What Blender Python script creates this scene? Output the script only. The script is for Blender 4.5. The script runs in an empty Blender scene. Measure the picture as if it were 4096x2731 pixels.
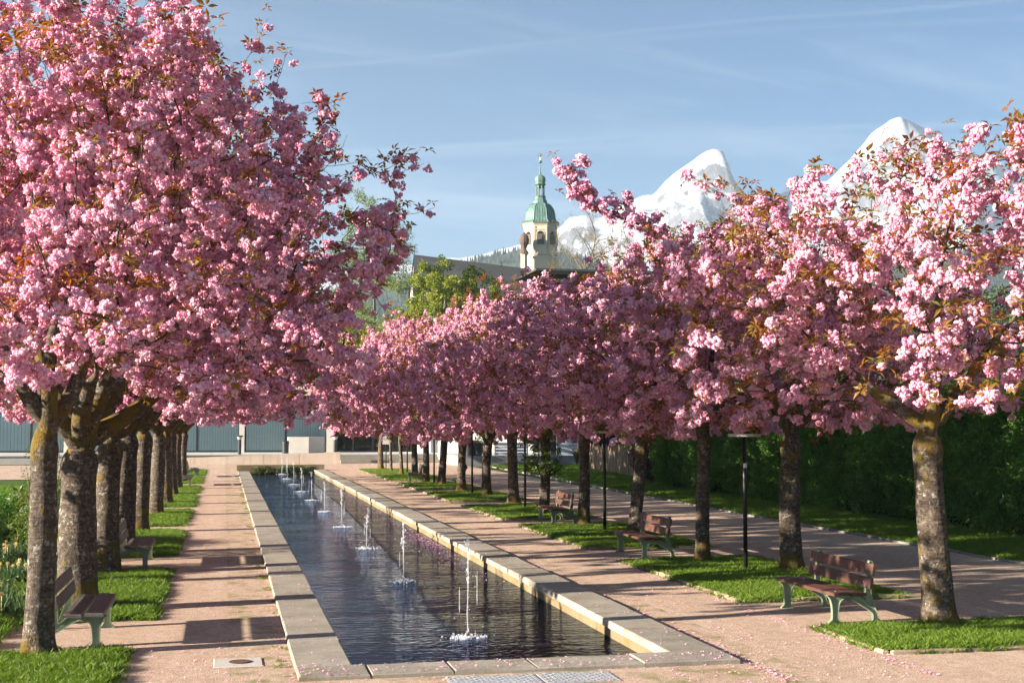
import bpy, bmesh, math, random
import numpy as np
from mathutils import Vector, Matrix, Euler, noise as mnoise

random.seed(7)
rng = np.random.default_rng(7)
D = bpy.data
SC = bpy.context.scene
COL = SC.collection
R = math.radians

# ------------------------------------------------------------------ camera
CAM_H = 2.8
FPX, CXP, CYP = 5300.0, 2048.0, 1365.5          # focal length in photo pixels
PITCH = math.atan((1692.0 - CYP) / FPX)
YAW = math.atan2(1153.0, FPX * math.cos(PITCH) + 326.5 * math.sin(PITCH))
cam = D.cameras.new('camera')
cam.sensor_width = 36.0
cam.lens = FPX / 4096.0 * 36.0
cam.clip_start = 0.1
cam.clip_end = 20000.0
camo = D.objects.new('camera', cam)
COL.objects.link(camo)
camo.location = (0, 0, CAM_H)
camo.rotation_euler = (R(90) + PITCH, 0, -YAW)
SC.camera = camo

# ------------------------------------------------------------------ light
SUN_EL = R(15.6)
TO_SUN = Vector((-math.cos(SUN_EL), -0.15 * math.cos(SUN_EL), math.sin(SUN_EL))).normalized()
SUN_AZ = math.atan2(TO_SUN.x, TO_SUN.y)          # clockwise from +Y
sl = D.lights.new('sun', 'SUN')
sl.energy = 5.0
sl.angle = R(0.53)
sl.color = (1.0, 0.89, 0.75)
so = D.objects.new('sun', sl)
COL.objects.link(so)
so.rotation_euler = TO_SUN.to_track_quat('Z', 'Y').to_euler()
so.location = TO_SUN * 50

world = D.worlds.new('World')
SC.world = world
world.use_nodes = True
wn, wl = world.node_tree.nodes, world.node_tree.links
wn.clear()
w_out = wn.new('ShaderNodeOutputWorld')
w_bg = wn.new('ShaderNodeBackground')
w_sky = wn.new('ShaderNodeTexSky')
w_sky.sky_type = 'NISHITA'
w_sky.sun_disc = False
w_sky.sun_elevation = SUN_EL
w_sky.sun_rotation = SUN_AZ
w_sky.altitude = 600
w_sky.air_density = 1.0
w_sky.dust_density = 0.15
w_sky.ozone_density = 2.5
w_bg.inputs['Strength'].default_value = 0.05
# thin cirrus, laid on a plane high above the place
w_tc = wn.new('ShaderNodeTexCoord')
w_sep = wn.new('ShaderNodeSeparateXYZ')
wl.new(w_tc.outputs['Generated'], w_sep.inputs[0])


def wmath(op, a, b=None):
    n = wn.new('ShaderNodeMath')
    n.operation = op
    for i, v in enumerate((a, b)):
        if v is None:
            continue
        if isinstance(v, (int, float)):
            n.inputs[i].default_value = v
        else:
            wl.new(v, n.inputs[i])
    return n.outputs[0]


zz = wmath('ADD', wmath('MAXIMUM', w_sep.outputs[2], 0.0), 0.06)
px = wmath('DIVIDE', w_sep.outputs[0], zz)
py = wmath('DIVIDE', w_sep.outputs[1], zz)
w_cmb = wn.new('ShaderNodeCombineXYZ')
wl.new(wmath('ADD', wmath('MULTIPLY', px, 0.35), wmath('MULTIPLY', py, 0.10)), w_cmb.inputs[0])
wl.new(wmath('SUBTRACT', wmath('MULTIPLY', py, 1.25), wmath('MULTIPLY', px, 0.22)), w_cmb.inputs[1])
w_n1 = wn.new('ShaderNodeTexNoise')
w_n1.inputs['Scale'].default_value = 1.1
w_n1.inputs['Detail'].default_value = 7
w_n1.inputs['Roughness'].default_value = 0.62
w_n1.inputs['Distortion'].default_value = 0.5
wl.new(w_cmb.outputs[0], w_n1.inputs['Vector'])
w_mr = wn.new('ShaderNodeMapRange')
w_mr.inputs['From Min'].default_value = 0.46
w_mr.inputs['From Max'].default_value = 0.78
w_mr.inputs['To Max'].default_value = 0.42
wl.new(w_n1.outputs['Fac'], w_mr.inputs['Value'])
w_mix = wn.new('ShaderNodeMix')
w_mix.data_type = 'RGBA'


def ray(x, y):
    r, u, f = x - CXP, -(y - CYP), FPX
    c, s = math.cos(PITCH), math.sin(PITCH)
    u, f = u * c + f * s, f * c - u * s
    c, s = math.cos(YAW), math.sin(YAW)
    v = Vector((r * c + f * s, f * c - r * s, u)).normalized()
    return Vector((v.x / (v.z + 0.06), v.y / (v.z + 0.06)))


cloud = w_mr.outputs[0]
w_n2 = wn.new('ShaderNodeTexNoise')
w_n2.inputs['Scale'].default_value = 1.6
w_n2.inputs['Detail'].default_value = 5
wl.new(w_cmb.outputs[0], w_n2.inputs['Vector'])
for (xa, ya, xb, yb, wid, amt) in ((3047, 84, 4096, -6, .022, .15), (1440, 240, 2700, 150, .03, .10), (2050, 575, 3230, 520, .05, .30), (1400, 620, 2400, 590, .10, .22)):
    pa, pb = ray(xa, ya), ray(xb, yb)
    nrm = Vector((pb.y - pa.y, pa.x - pb.x)).normalized()
    dist = wmath('ABSOLUTE', wmath('ADD', wmath('ADD', wmath('MULTIPLY', px, nrm.x), wmath('MULTIPLY', py, nrm.y)), wmath('ADD', wmath('MULTIPLY', w_n2.outputs['Fac'], 0.12), -nrm.dot(pa) - 0.06)))
    band = wmath('MULTIPLY', wmath('MAXIMUM', wmath('SUBTRACT', 1.0, wmath('DIVIDE', dist, wid)), 0.0), amt)
    band = wmath('MULTIPLY', band, wmath('MULTIPLY', w_n2.outputs['Fac'], 1.2))
    cloud = wmath('MAXIMUM', cloud, band)
wl.new(cloud, w_mix.inputs[0])
w_tint = wn.new('ShaderNodeMix')
w_tint.data_type = 'RGBA'
w_tint.blend_type = 'MULTIPLY'
w_tint.inputs[0].default_value = 1.0
wl.new(w_sky.outputs[0], w_tint.inputs[6])
w_tint.inputs[7].default_value = (0.20, 0.385, 0.50, 1)
wl.new(w_tint.outputs[2], w_mix.inputs[6])
w_mix.inputs[7].default_value = (3.3, 3.7, 4.0, 1)
wl.new(w_mix.outputs[2], w_bg.inputs['Color'])
wl.new(w_bg.outputs[0], w_out.inputs['Surface'])

SC.view_settings.view_transform = 'Standard'
SC.view_settings.look = 'None'
SC.view_settings.gamma = 1.0
SC.view_settings.exposure = 2.35
SC.view_settings.use_curve_mapping = False
try:
    SC.cycles.use_denoising = True
    SC.cycles.denoiser = 'OPENIMAGEDENOISE'
    SC.cycles.max_bounces = 8
    SC.cycles.diffuse_bounces = 3
    SC.cycles.glossy_bounces = 3
    SC.cycles.transmission_bounces = 4
    SC.cycles.transparent_max_bounces = 8
    SC.cycles.volume_bounces = 0
    SC.cycles.sample_clamp_indirect = 6.0
except Exception:
    pass

# ------------------------------------------------------------------ helpers
def at(x, y, Y):
    """world point seen at photo pixel x, y whose distance along the pool is Y"""
    r, u, f = x - CXP, -(y - CYP), FPX
    c, s = math.cos(PITCH), math.sin(PITCH)
    u, f = u * c + f * s, f * c - u * s
    c, s = math.cos(YAW), math.sin(YAW)
    w = Vector((r * c + f * s, f * c - r * s, u))
    return w * (Y / w.y) + Vector((0, 0, CAM_H))


class MB:
    """collects simple shapes into one mesh"""
    def __init__(self):
        self.v, self.f, self.m = [], [], []
        self.mi = 0

    def add(self, vs, fs):
        o = len(self.v)
        self.v.extend([tuple(p) for p in vs])
        self.f.extend([tuple(i + o for i in q) for q in fs])
        self.m.extend([self.mi] * len(fs))
        return self

    def box(self, x0, x1, y0, y1, z0, z1, jit=0.0, rot=None, c=None):
        vs = [Vector((x, y, z)) for z in (z0, z1) for y in (y0, y1) for x in (x0, x1)]
        if jit:
            vs = [p + Vector((random.uniform(-jit, jit) for _ in range(3))) for p in vs]
        if rot is not None:
            c = Vector(c) if c else Vector(((x0 + x1) / 2, (y0 + y1) / 2, (z0 + z1) / 2))
            vs = [rot @ (p - c) + c for p in vs]
        return self.add(vs, [(0, 2, 3, 1), (4, 5, 7, 6), (0, 1, 5, 4), (1, 3, 7, 5), (3, 2, 6, 7), (2, 0, 4, 6)])

    def chbox(self, x0, x1, y0, y1, z0, z1, ch=0.01, jit=0.0):
        """box with its upper edges chamfered"""
        a = [(x0, y0), (x1, y0), (x1, y1), (x0, y1)]
        b = [(x0 + ch, y0 + ch), (x1 - ch, y0 + ch), (x1 - ch, y1 - ch), (x0 + ch, y1 - ch)]
        vs = [(x, y, z0) for x, y in a] + [(x, y, z1 - ch) for x, y in a] + [(x, y, z1) for x, y in b]
        if jit:
            vs = [(x + random.uniform(-jit, jit), y + random.uniform(-jit, jit), z + random.uniform(-jit, jit) * .5) for x, y, z in vs]
        fs = [(3, 2, 1, 0), (8, 9, 10, 11)]
        for i in range(4):
            j = (i + 1) % 4
            fs += [(i, j, 4 + j, 4 + i), (4 + i, 4 + j, 8 + j, 8 + i)]
        return self.add(vs, fs)

    def tube(self, path, rad, n=8, cap=True):
        path = [Vector(p) for p in path]
        if isinstance(rad, (int, float)):
            rad = [rad] * len(path)
        vs, fs = [], []
        up = Vector((0, 0, 1))
        for i, p in enumerate(path):
            t = (path[min(i + 1, len(path) - 1)] - path[max(i - 1, 0)])
            t = t.normalized() if t.length > 1e-9 else Vector((0, 0, 1))
            a = t.cross(up)
            if a.length < 0.15:
                a = t.cross(Vector((0, 1, 0)))
            a.normalize()
            b = t.cross(a)
            for k in range(n):
                w = 2 * math.pi * k / n
                vs.append(p + (a * math.cos(w) + b * math.sin(w)) * rad[i])
        for i in range(len(path) - 1):
            for k in range(n):
                l = (k + 1) % n
                fs.append((i * n + k, i * n + l, (i + 1) * n + l, (i + 1) * n + k))
        if cap:
            fs.append(tuple(range(n))[::-1])
            fs.append(tuple((len(path) - 1) * n + k for k in range(n)))
        return self.add(vs, fs)

    def lathe(self, prof, n=24, c=(0, 0, 0), ph=0.0, cap=True):
        vs, fs = [], []
        for r, z in prof:
            for k in range(n):
                w = 2 * math.pi * k / n + ph
                vs.append((c[0] + r * math.cos(w), c[1] + r * math.sin(w), c[2] + z))
        for i in range(len(prof) - 1):
            for k in range(n):
                l = (k + 1) % n
                fs.append((i * n + k, i * n + l, (i + 1) * n + l, (i + 1) * n + k))
        if cap:
            if prof[0][0] > 1e-4:
                fs.append(tuple(range(n))[::-1])
            if prof[-1][0] > 1e-4:
                fs.append(tuple((len(prof) - 1) * n + k for k in range(n)))
        return self.add(vs, fs)

    def prism(self, poly, y0, y1, ax='xz'):
        """2-D outline (x, z) extruded along y (or (y, z) along x)"""
        n = len(poly)
        if ax == 'xz':
            vs = [(a, y0, b) for a, b in poly] + [(a, y1, b) for a, b in poly]
        elif ax == 'yz':
            vs = [(y0, a, b) for a, b in poly] + [(y1, a, b) for a, b in poly]
        else:
            vs = [(a, b, y0) for a, b in poly] + [(a, b, y1) for a, b in poly]
        fs = [tuple(range(n)), tuple(range(n, 2 * n))[::-1]]
        for i in range(n):
            j = (i + 1) % n
            fs.append((j, i, n + i, n + j))
        return self.add(vs, fs)

    def ico(self, c, r, sub=1, jit=0.0, sq=(1, 1, 1)):
        vs, fs = ICO[sub]
        out = []
        for p in vs:
            k = r * (1 + random.uniform(-jit, jit))
            out.append((c[0] + p[0] * k * sq[0], c[1] + p[1] * k * sq[1], c[2] + p[2] * k * sq[2]))
        return self.add(out, fs)

    def mesh(self, name, mats=None, smooth=False, recalc=False):
        me = D.meshes.new(name)
        me.from_pydata(self.v, [], self.f)
        for m in (mats if isinstance(mats, (list, tuple)) else [mats]):
            if m:
                me.materials.append(m)
        if any(self.m):
            me.polygons.foreach_set('material_index', self.m)
        if recalc:
            bm = bmesh.new()
            bm.from_mesh(me)
            bmesh.ops.recalc_face_normals(bm, faces=bm.faces)
            bm.to_mesh(me)
            bm.free()
        if smooth:
            me.polygons.foreach_set('use_smooth', [True] * len(me.polygons))
        me.update()
        return me

    def build(self, name, mats=None, parent=None, smooth=False, recalc=True, loc=None):
        return link(name, self.mesh(name, mats, smooth, recalc), parent, loc)


ICO = {}
for _s in (1, 2, 3):
    _b = bmesh.new()
    bmesh.ops.create_icosphere(_b, subdivisions=_s, radius=1.0)
    ICO[_s] = ([tuple(v.co) for v in _b.verts], [tuple(v.index for v in f.verts) for f in _b.faces])
    _b.free()


def link(name, data, parent=None, loc=None):
    o = D.objects.new(name, data)
    COL.objects.link(o)
    if parent is not None:
        o.parent = parent
    if loc is not None:
        o.location = loc
    return o


def tag(o, label=None, cat=None, group=None, kind=None):
    if label:
        o['label'] = label
    if cat:
        o['category'] = cat
    if group:
        o['group'] = group
    if kind:
        o['kind'] = kind
    return o


def thing(name, label, cat, loc=(0, 0, 0), rz=0.0, group=None):
    o = D.objects.new(name, None)
    COL.objects.link(o)
    o.location = loc
    o.rotation_euler = (0, 0, rz)
    o.empty_display_size = 0.2
    return tag(o, label, cat, group)


def dup(o, parent=None):
    c = o.copy()
    COL.objects.link(c)
    if parent is not None:
        c.parent = parent
    for ch in o.children:
        dup(ch, c)
    return c


# ------------------------------------------------------------------ materials
def new_mat(name):
    m = D.materials.new(name)
    m.use_nodes = True
    nt = m.node_tree
    nt.nodes.clear()
    out = nt.nodes.new('ShaderNodeOutputMaterial')
    return m, nt, out


class NT:
    def __init__(self, nt):
        self.nt = nt

    def n(self, typ):
        return self.nt.nodes.new(typ)

    def set(self, sock, v):
        if isinstance(v, bpy.types.NodeSocket):
            self.nt.links.new(v, sock)
        else:
            if isinstance(v, (tuple, list)) and len(v) == 3 and sock.type == 'RGBA':
                v = (*v, 1)
            sock.default_value = v

    def coord(self, kind='Object', scale=None):
        t = self.n('ShaderNodeTexCoord').outputs[kind]
        if scale is not None:
            mp = self.n('ShaderNodeMapping')
            self.set(mp.inputs['Vector'], t)
            self.set(mp.inputs['Scale'], scale)
            t = mp.outputs[0]
        return t

    def noise(self, vec, scale, detail=4, rough=0.55, dist=0.0, out='Fac'):
        x = self.n('ShaderNodeTexNoise')
        self.set(x.inputs['Vector'], vec)
        x.inputs['Scale'].default_value = scale
        x.inputs['Detail'].default_value = detail
        x.inputs['Roughness'].default_value = rough
        x.inputs['Distortion'].default_value = dist
        return x.outputs[out]

    def voro(self, vec, scale, out='Color', feature='F1', rnd=1.0):
        x = self.n('ShaderNodeTexVoronoi')
        x.feature = feature
        self.set(x.inputs['Vector'], vec)
        x.inputs['Scale'].default_value = scale
        x.inputs['Randomness'].default_value = rnd
        return x.outputs[out]

    def ramp(self, fac, stops, interp='LINEAR'):
        x = self.n('ShaderNodeValToRGB')
        cr = x.color_ramp
        cr.interpolation = interp
        while len(cr.elements) < len(stops):
            cr.elements.new(0.5)
        for e, (p, c) in zip(cr.elements, stops):
            e.position = p
            if isinstance(c, (int, float)):
                c = (c, c, c)
            e.color = (*c, 1)
        self.set(x.inputs[0], fac)
        return x.outputs[0]

    def mix(self, fac, a, b, mode='MIX'):
        x = self.n('ShaderNodeMix')
        x.data_type = 'RGBA'
        x.blend_type = mode
        self.set(x.inputs[0], fac)
        self.set(x.inputs[6], a)
        self.set(x.inputs[7], b)
        return x.outputs[2]

    def math(self, op, a, b=0.0, c=None):
        x = self.n('ShaderNodeMath')
        x.operation = op
        self.set(x.inputs[0], a)
        self.set(x.inputs[1], b)
        if c is not None:
            self.set(x.inputs[2], c)
        return x.outputs[0]

    def rng(self, v, a, b, c=0.0, d=1.0):
        x = self.n('ShaderNodeMapRange')
        self.set(x.inputs['Value'], v)
        for k, t in zip(('From Min', 'From Max', 'To Min', 'To Max'), (a, b, c, d)):
            x.inputs[k].default_value = t
        return x.outputs[0]

    def sep(self, v):
        x = self.n('ShaderNodeSeparateXYZ')
        self.set(x.inputs[0], v)
        return x.outputs

    def bump(self, h, strength=0.5, dist=0.02, nrm=None):
        x = self.n('ShaderNodeBump')
        self.set(x.inputs['Height'], h)
        x.inputs['Strength'].default_value = strength
        x.inputs['Distance'].default_value = dist
        if nrm is not None:
            self.set(x.inputs['Normal'], nrm)
        return x.outputs[0]

    def pbsdf(self, out, color, rough=0.6, normal=None, metal=0.0, spec=0.5, **kw):
        p = self.n('ShaderNodeBsdfPrincipled')
        self.set(p.inputs['Base Color'], color)
        self.set(p.inputs['Roughness'], rough)
        self.set(p.inputs['Metallic'], metal)
        self.set(p.inputs['Specular IOR Level'], spec)
        for k, v in kw.items():
            self.set(p.inputs[k], v)
        if normal is not None:
            self.set(p.inputs['Normal'], normal)
        if out is not None:
            self.nt.links.new(p.outputs[0], out.inputs['Surface'])
        return p


def simple(name, color, rough=0.6, metal=0.0, var=0.12, scale=6.0, bump=0.0, bscale=60.0, spec=0.4):
    m, nt, out = new_mat(name)
    t = NT(nt)
    co = t.coord('Object')
    f = t.noise(co, scale, 5, 0.6)
    lo = tuple(c * (1 - var) for c in color)
    hi = tuple(min(1, c * (1 + var)) for c in color)
    col = t.ramp(f, [(0.3, lo), (0.7, hi)])
    nrm = t.bump(t.noise(co, bscale, 4, 0.6), bump, 0.01) if bump else None
    t.pbsdf(out, col, rough, nrm, metal, spec)
    return m


def leafy(name, stops, trans=0.35, rough=0.5, space='rand', tint=(1, 1, 1), spec=0.3, normal_scale=0):
    """leaf or petal: diffuse with some light coming through; each clump has its own hue"""
    m, nt, out = new_mat(name)
    t = NT(nt)
    oi = t.n('ShaderNodeObjectInfo')
    rnd = oi.outputs['Random']
    geo = t.n('ShaderNodeNewGeometry')
    isl = geo.outputs['Random Per Island']
    f = t.math('ADD', t.math('MULTIPLY', rnd, 0.55), t.math('MULTIPLY', isl, 0.45))
    col = t.ramp(f, stops)
    p = t.pbsdf(None, col, rough, None, 0.0, spec)
    tr = t.n('ShaderNodeBsdfTranslucent')
    t.set(tr.inputs['Color'], t.mix(1.0, col, tint, 'MULTIPLY'))
    mx = t.n('ShaderNodeMixShader')
    mx.inputs[0].default_value = trans
    nt.links.new(p.outputs[0], mx.inputs[1])
    nt.links.new(tr.outputs[0], mx.inputs[2])
    nt.links.new(mx.outputs[0], out.inputs['Surface'])
    return m


M = {}
M['petal'] = leafy('petal', [(0.05, (0.75, 0.31, 0.46)), (0.35, (0.84, 0.41, 0.56)), (0.7, (0.88, 0.52, 0.65)), (1.0, (0.91, 0.66, 0.76))], 0.24, 0.7, tint=(1.0, 0.82, 0.88), spec=0.1)
M['bronze_leaf'] = leafy('bronze_leaf', [(0.0, (0.13, 0.055, 0.020)), (0.35, (0.25, 0.10, 0.026)), (0.65, (0.24, 0.15, 0.030)), (1.0, (0.15, 0.17, 0.03))], 0.45, 0.45, tint=(1.5, 1.0, 0.45))
M['green_leaf'] = leafy('green_leaf', [(0.0, (0.045, 0.085, 0.016)), (0.5, (0.075, 0.125, 0.02)), (1.0, (0.13, 0.16, 0.03))], 0.35, 0.45, tint=(1.2, 1.2, 0.5))
M['hedge_leaf'] = leafy('hedge_leaf', [(0.0, (0.05, 0.125, 0.024)), (0.5, (0.10, 0.21, 0.036)), (1.0, (0.18, 0.29, 0.05))], 0.35, 0.4, tint=(1.0, 1.2, 0.5))
M['maple_leaf'] = leafy('maple_leaf', [(0.0, (0.13, 0.17, 0.02)), (0.5, (0.21, 0.25, 0.03)), (1.0, (0.30, 0.30, 0.04))], 0.4, 0.5, tint=(1.1, 1.1, 0.4))
M['birch_leaf'] = leafy('birch_leaf', [(0.0, (0.14, 0.19, 0.06)), (0.5, (0.20, 0.26, 0.09)), (1.0, (0.28, 0.33, 0.13))], 0.4, 0.5, tint=(1.0, 1.05, 0.6))
M['bud_leaf'] = leafy('bud_leaf', [(0.0, (0.16, 0.11, 0.035)), (0.6, (0.22, 0.16, 0.05)), (1.0, (0.25, 0.20, 0.06))], 0.3, 0.6)
M['dark_leaf'] = leafy('dark_leaf', [(0.0, (0.02, 0.045, 0.014)), (0.6, (0.04, 0.075, 0.02)), (1.0, (0.07, 0.105, 0.03))], 0.25, 0.5)
M['red_leaf'] = leafy('red_leaf', [(0.0, (0.055, 0.028, 0.022)), (0.6, (0.09, 0.045, 0.03)), (1.0, (0.12, 0.08, 0.045))], 0.25, 0.5)
M['conifer'] = leafy('conifer', [(0.0, (0.009, 0.022, 0.013)), (0.6, (0.016, 0.034, 0.018)), (1.0, (0.034, 0.046, 0.024))], 0.1, 0.7)
M['grass'] = leafy('grass', [(0.0, (0.075, 0.135, 0.012)), (0.4, (0.115, 0.195, 0.018)), (0.8, (0.165, 0.25, 0.028)), (1.0, (0.26, 0.27, 0.055))], 0.35, 0.5, tint=(1.1, 1.2, 0.4))
M['daffodil_leaf'] = leafy('daffodil_leaf', [(0.0, (0.05, 0.11, 0.04)), (1.0, (0.10, 0.17, 0.07))], 0.3, 0.4)
M['daffodil_petal'] = leafy('daffodil_petal', [(0.0, (0.75, 0.68, 0.40)), (1.0, (0.80, 0.56, 0.18))], 0.3, 0.5)


def mat_gravel():
    m, nt, out = new_mat('pink_gravel')
    t = NT(nt)
    co = t.coord('Object')
    cell = t.voro(co, 105.0, 'Color')
    g = t.sep(cell)[0]
    grain = t.ramp(g, [(0.0, (0.27, 0.160, 0.112)), (0.3, (0.455, 0.295, 0.21)), (0.65, (0.59, 0.415, 0.31)), (0.9, (0.68, 0.53, 0.42)), (1.0, (0.78, 0.71, 0.62))])
    big = t.noise(co, 0.55, 5, 0.6)
    mid = t.noise(co, 5.0, 5, 0.7)
    col = t.mix(t.rng(big, 0.35, 0.7, 0.0, 0.35), grain, (0.51, 0.40, 0.295))
    col = t.mix(t.rng(mid, 0.42, 0.72, 0.0, 0.55), col, (0.30, 0.205, 0.145))
    tr_m = t.n('ShaderNodeMapping')
    t.set(tr_m.inputs['Vector'], co)
    tr_m.inputs['Scale'].default_value = (1.6, 0.22, 1.0)
    wear = t.noise(tr_m.outputs[0], 1.0, 6, 0.7, 0.6)
    col = t.mix(t.rng(wear, 0.52, 0.72, 0.0, 0.45), col, (0.30, 0.22, 0.155))
    col = t.mix(t.rng(wear, 0.45, 0.28, 0.0, 0.40), col, (0.62, 0.52, 0.42))
    # a little moss and weed along the pool rim and under the benches
    x = t.sep(co)[0]
    edge = t.math('MAXIMUM', t.rng(x, 0.2, 0.85), t.rng(x, 6.35, 5.9))
    edge = t.math('MULTIPLY', edge, t.math('LESS_THAN', x, 6.5))
    edge = t.math('MULTIPLY', edge, t.math('GREATER_THAN', x, 0.1))
    moss = t.math('MULTIPLY', edge, t.rng(t.noise(co, 2.2, 5, 0.65), 0.48, 0.66))
    col = t.mix(t.math('MULTIPLY', moss, 0.75), col, (0.16, 0.17, 0.035))
    h = t.math('ADD', t.math('MULTIPLY', t.voro(co, 105.0, 'Distance'), -1.0), t.math('MULTIPLY', t.noise(co, 14.0, 4), 0.8))
    t.pbsdf(out, col, 0.9, t.bump(h, 0.9, 0.012), 0, 0.15)
    return m


def mat_concrete(name, base, dark, stain=0.5, scale=1.0, moss=0.0, streak=False):
    m, nt, out = new_mat(name)
    t = NT(nt)
    co = t.coord('Object')
    wc = t.n('ShaderNodeNewGeometry').outputs['Position']
    oi = t.n('ShaderNodeObjectInfo').outputs['Random']
    f1 = t.noise(wc, 1.3 * scale, 6, 0.65)
    f2 = t.noise(wc, 22 * scale, 4, 0.7)
    col = t.mix(t.rng(f1, 0.35, 0.68), base, dark)
    col = t.mix(t.rng(f2, 0.4, 0.72, 0.0, stain), col, tuple(c * 0.55 for c in base))
    col = t.mix(t.math('MULTIPLY', oi, 0.35), col, tuple(min(1, c * 1.25) for c in base))
    pit = t.voro(wc, 55 * scale, 'Distance')
    col = t.mix(t.rng(pit, 0.18, 0.05, 0.0, 0.35), col, tuple(c * 0.4 for c in base))
    if streak:
        mp = t.n('ShaderNodeMapping')
        t.set(mp.inputs['Vector'], wc)
        mp.inputs['Scale'].default_value = (3.5, 3.5, 0.18)
        s = t.noise(mp.outputs[0], 1.0, 4, 0.7)
        col = t.mix(t.rng(s, 0.5, 0.75, 0.0, 0.5), col, (0.33, 0.20, 0.13))
    if moss:
        f3 = t.noise(wc, 3.0, 6, 0.7)
        col = t.mix(t.math('MULTIPLY', t.rng(f3, 0.52, 0.68), moss), col, (0.20, 0.12, 0.025))
    t.pbsdf(out, col, 0.85, t.bump(t.math('ADD', f2, t.math('MULTIPLY', pit, 0.6)), 0.35, 0.01), 0, 0.25)
    return m


def mat_bark():
    m, nt, out = new_mat('cherry_bark')
    t = NT(nt)
    co = t.coord('Object')
    rnd = t.n('ShaderNodeObjectInfo').outputs['Random']
    off = t.n('ShaderNodeVectorMath')
    off.operation = 'ADD'
    t.set(off.inputs[0], co)
    cb = t.n('ShaderNodeCombineXYZ')
    t.set(cb.inputs[0], t.math('MULTIPLY', rnd, 31.0))
    t.set(cb.inputs[2], t.math('MULTIPLY', rnd, 17.0))
    t.set(off.inputs[1], cb.outputs[0])
    v = off.outputs[0]
    z = t.sep(co)[2]
    st = t.n('ShaderNodeMapping')
    t.set(st.inputs['Vector'], v)
    st.inputs['Scale'].default_value = (4.0, 4.0, 30.0)
    band = t.noise(st.outputs[0], 1.0, 6, 0.72, 0.9)          # lenticels run round the stem
    rough = t.noise(v, 16.0, 6, 0.7, 0.4)
    vt = t.n('ShaderNodeMapping')
    t.set(vt.inputs['Vector'], v)
    vt.inputs['Scale'].default_value = (16.0, 16.0, 4.0)
    crack = t.noise(vt.outputs[0], 1.5, 5, 0.7, 0.8)
    col = t.ramp(t.math('ADD', t.math('MULTIPLY', band, 0.42), t.math('MULTIPLY', rough, 0.58)),
                 [(0.36, (0.022, 0.015, 0.011)), (0.46, (0.060, 0.044, 0.033)), (0.55, (0.12, 0.094, 0.072)), (0.66, (0.26, 0.22, 0.175))])
    col = t.mix(t.rng(crack, 0.56, 0.70, 0.0, 0.75), col, (0.038, 0.026, 0.018))
    lich = t.rng(t.noise(v, 9.0, 6, 0.75), 0.57, 0.63)
    col = t.mix(t.math('MULTIPLY', lich, 0.65), col, (0.40, 0.38, 0.32))
    # moss: at the foot, at the fork, on the upper sides of limbs
    nz = t.sep(t.n('ShaderNodeNewGeometry').outputs['Normal'])[2]
    lowm = t.rng(z, 0.75, 0.0)
    fork = t.math('MULTIPLY', t.rng(z, 2.0, 2.7), t.rng(z, 4.2, 3.0))
    mo = t.math('ADD', t.math('MULTIPLY', lowm, 0.20), t.math('MULTIPLY', fork, 0.13))
    mo = t.math('ADD', mo, t.rng(nz, 0.1, 0.8, 0.0, 0.12))
    mo = t.math('ADD', mo, t.noise(v, 3.2, 5, 0.65))
    mo = t.rng(t.math('ADD', mo, t.math('MULTIPLY', rnd, 0.08)), 0.62, 0.72)
    mcol = t.ramp(t.noise(v, 6.0, 3), [(0.35, (0.10, 0.085, 0.014)), (0.6, (0.19, 0.115, 0.015)), (0.75, (0.12, 0.13, 0.02))])
    col = t.mix(t.math('MULTIPLY', mo, 0.85), col, mcol)
    h = t.math('ADD', t.math('MULTIPLY', band, 0.35), t.math('ADD', t.math('MULTIPLY', rough, 0.7), t.math('MULTIPLY', crack, -0.5)))
    h = t.math('ADD', h, t.math('MULTIPLY', mo, t.noise(v, 60.0, 3)))
    t.pbsdf(out, col, 0.85, t.bump(h, 0.9, 0.035), 0, 0.2)
    return m


def mat_wood(name, base, grain_axis='y', rough=0.55):
    m, nt, out = new_mat(name)
    t = NT(nt)
    co = t.coord('Object')
    oi = t.n('ShaderNodeObjectInfo').outputs['Random']
    mp = t.n('ShaderNodeMapping')
    t.set(mp.inputs['Vector'], co)
    s = {'y': (40, 1.6, 40), 'z': (40, 40, 1.6), 'x': (1.6, 40, 40)}[grain_axis]
    mp.inputs['Scale'].default_value = s
    cb = t.n('ShaderNodeCombineXYZ')
    for i in range(3):
        t.set(cb.inputs[i], t.math('MULTIPLY', oi, 9.0))
    t.set(mp.inputs['Location'], cb.outputs[0])
    g = t.noise(mp.outputs[0], 1.0, 5, 0.65, 0.3)
    w = t.noise(co, 7.0, 5, 0.6)
    lo = tuple(c * 0.6 for c in base)
    hi = tuple(c * 1.35 for c in base)
    col = t.ramp(g, [(0.3, lo), (0.7, hi)])
    col = t.mix(t.rng(w, 0.5, 0.75, 0.0, 0.45), col, tuple((c + 0.10) * 1.0 for c in base))
    col = t.mix(t.math('MULTIPLY', oi, 0.3), col, tuple(c * 1.5 for c in base))
    t.pbsdf(out, col, rough, t.bump(g, 0.35, 0.006), 0, 0.35)
    return m


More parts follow.
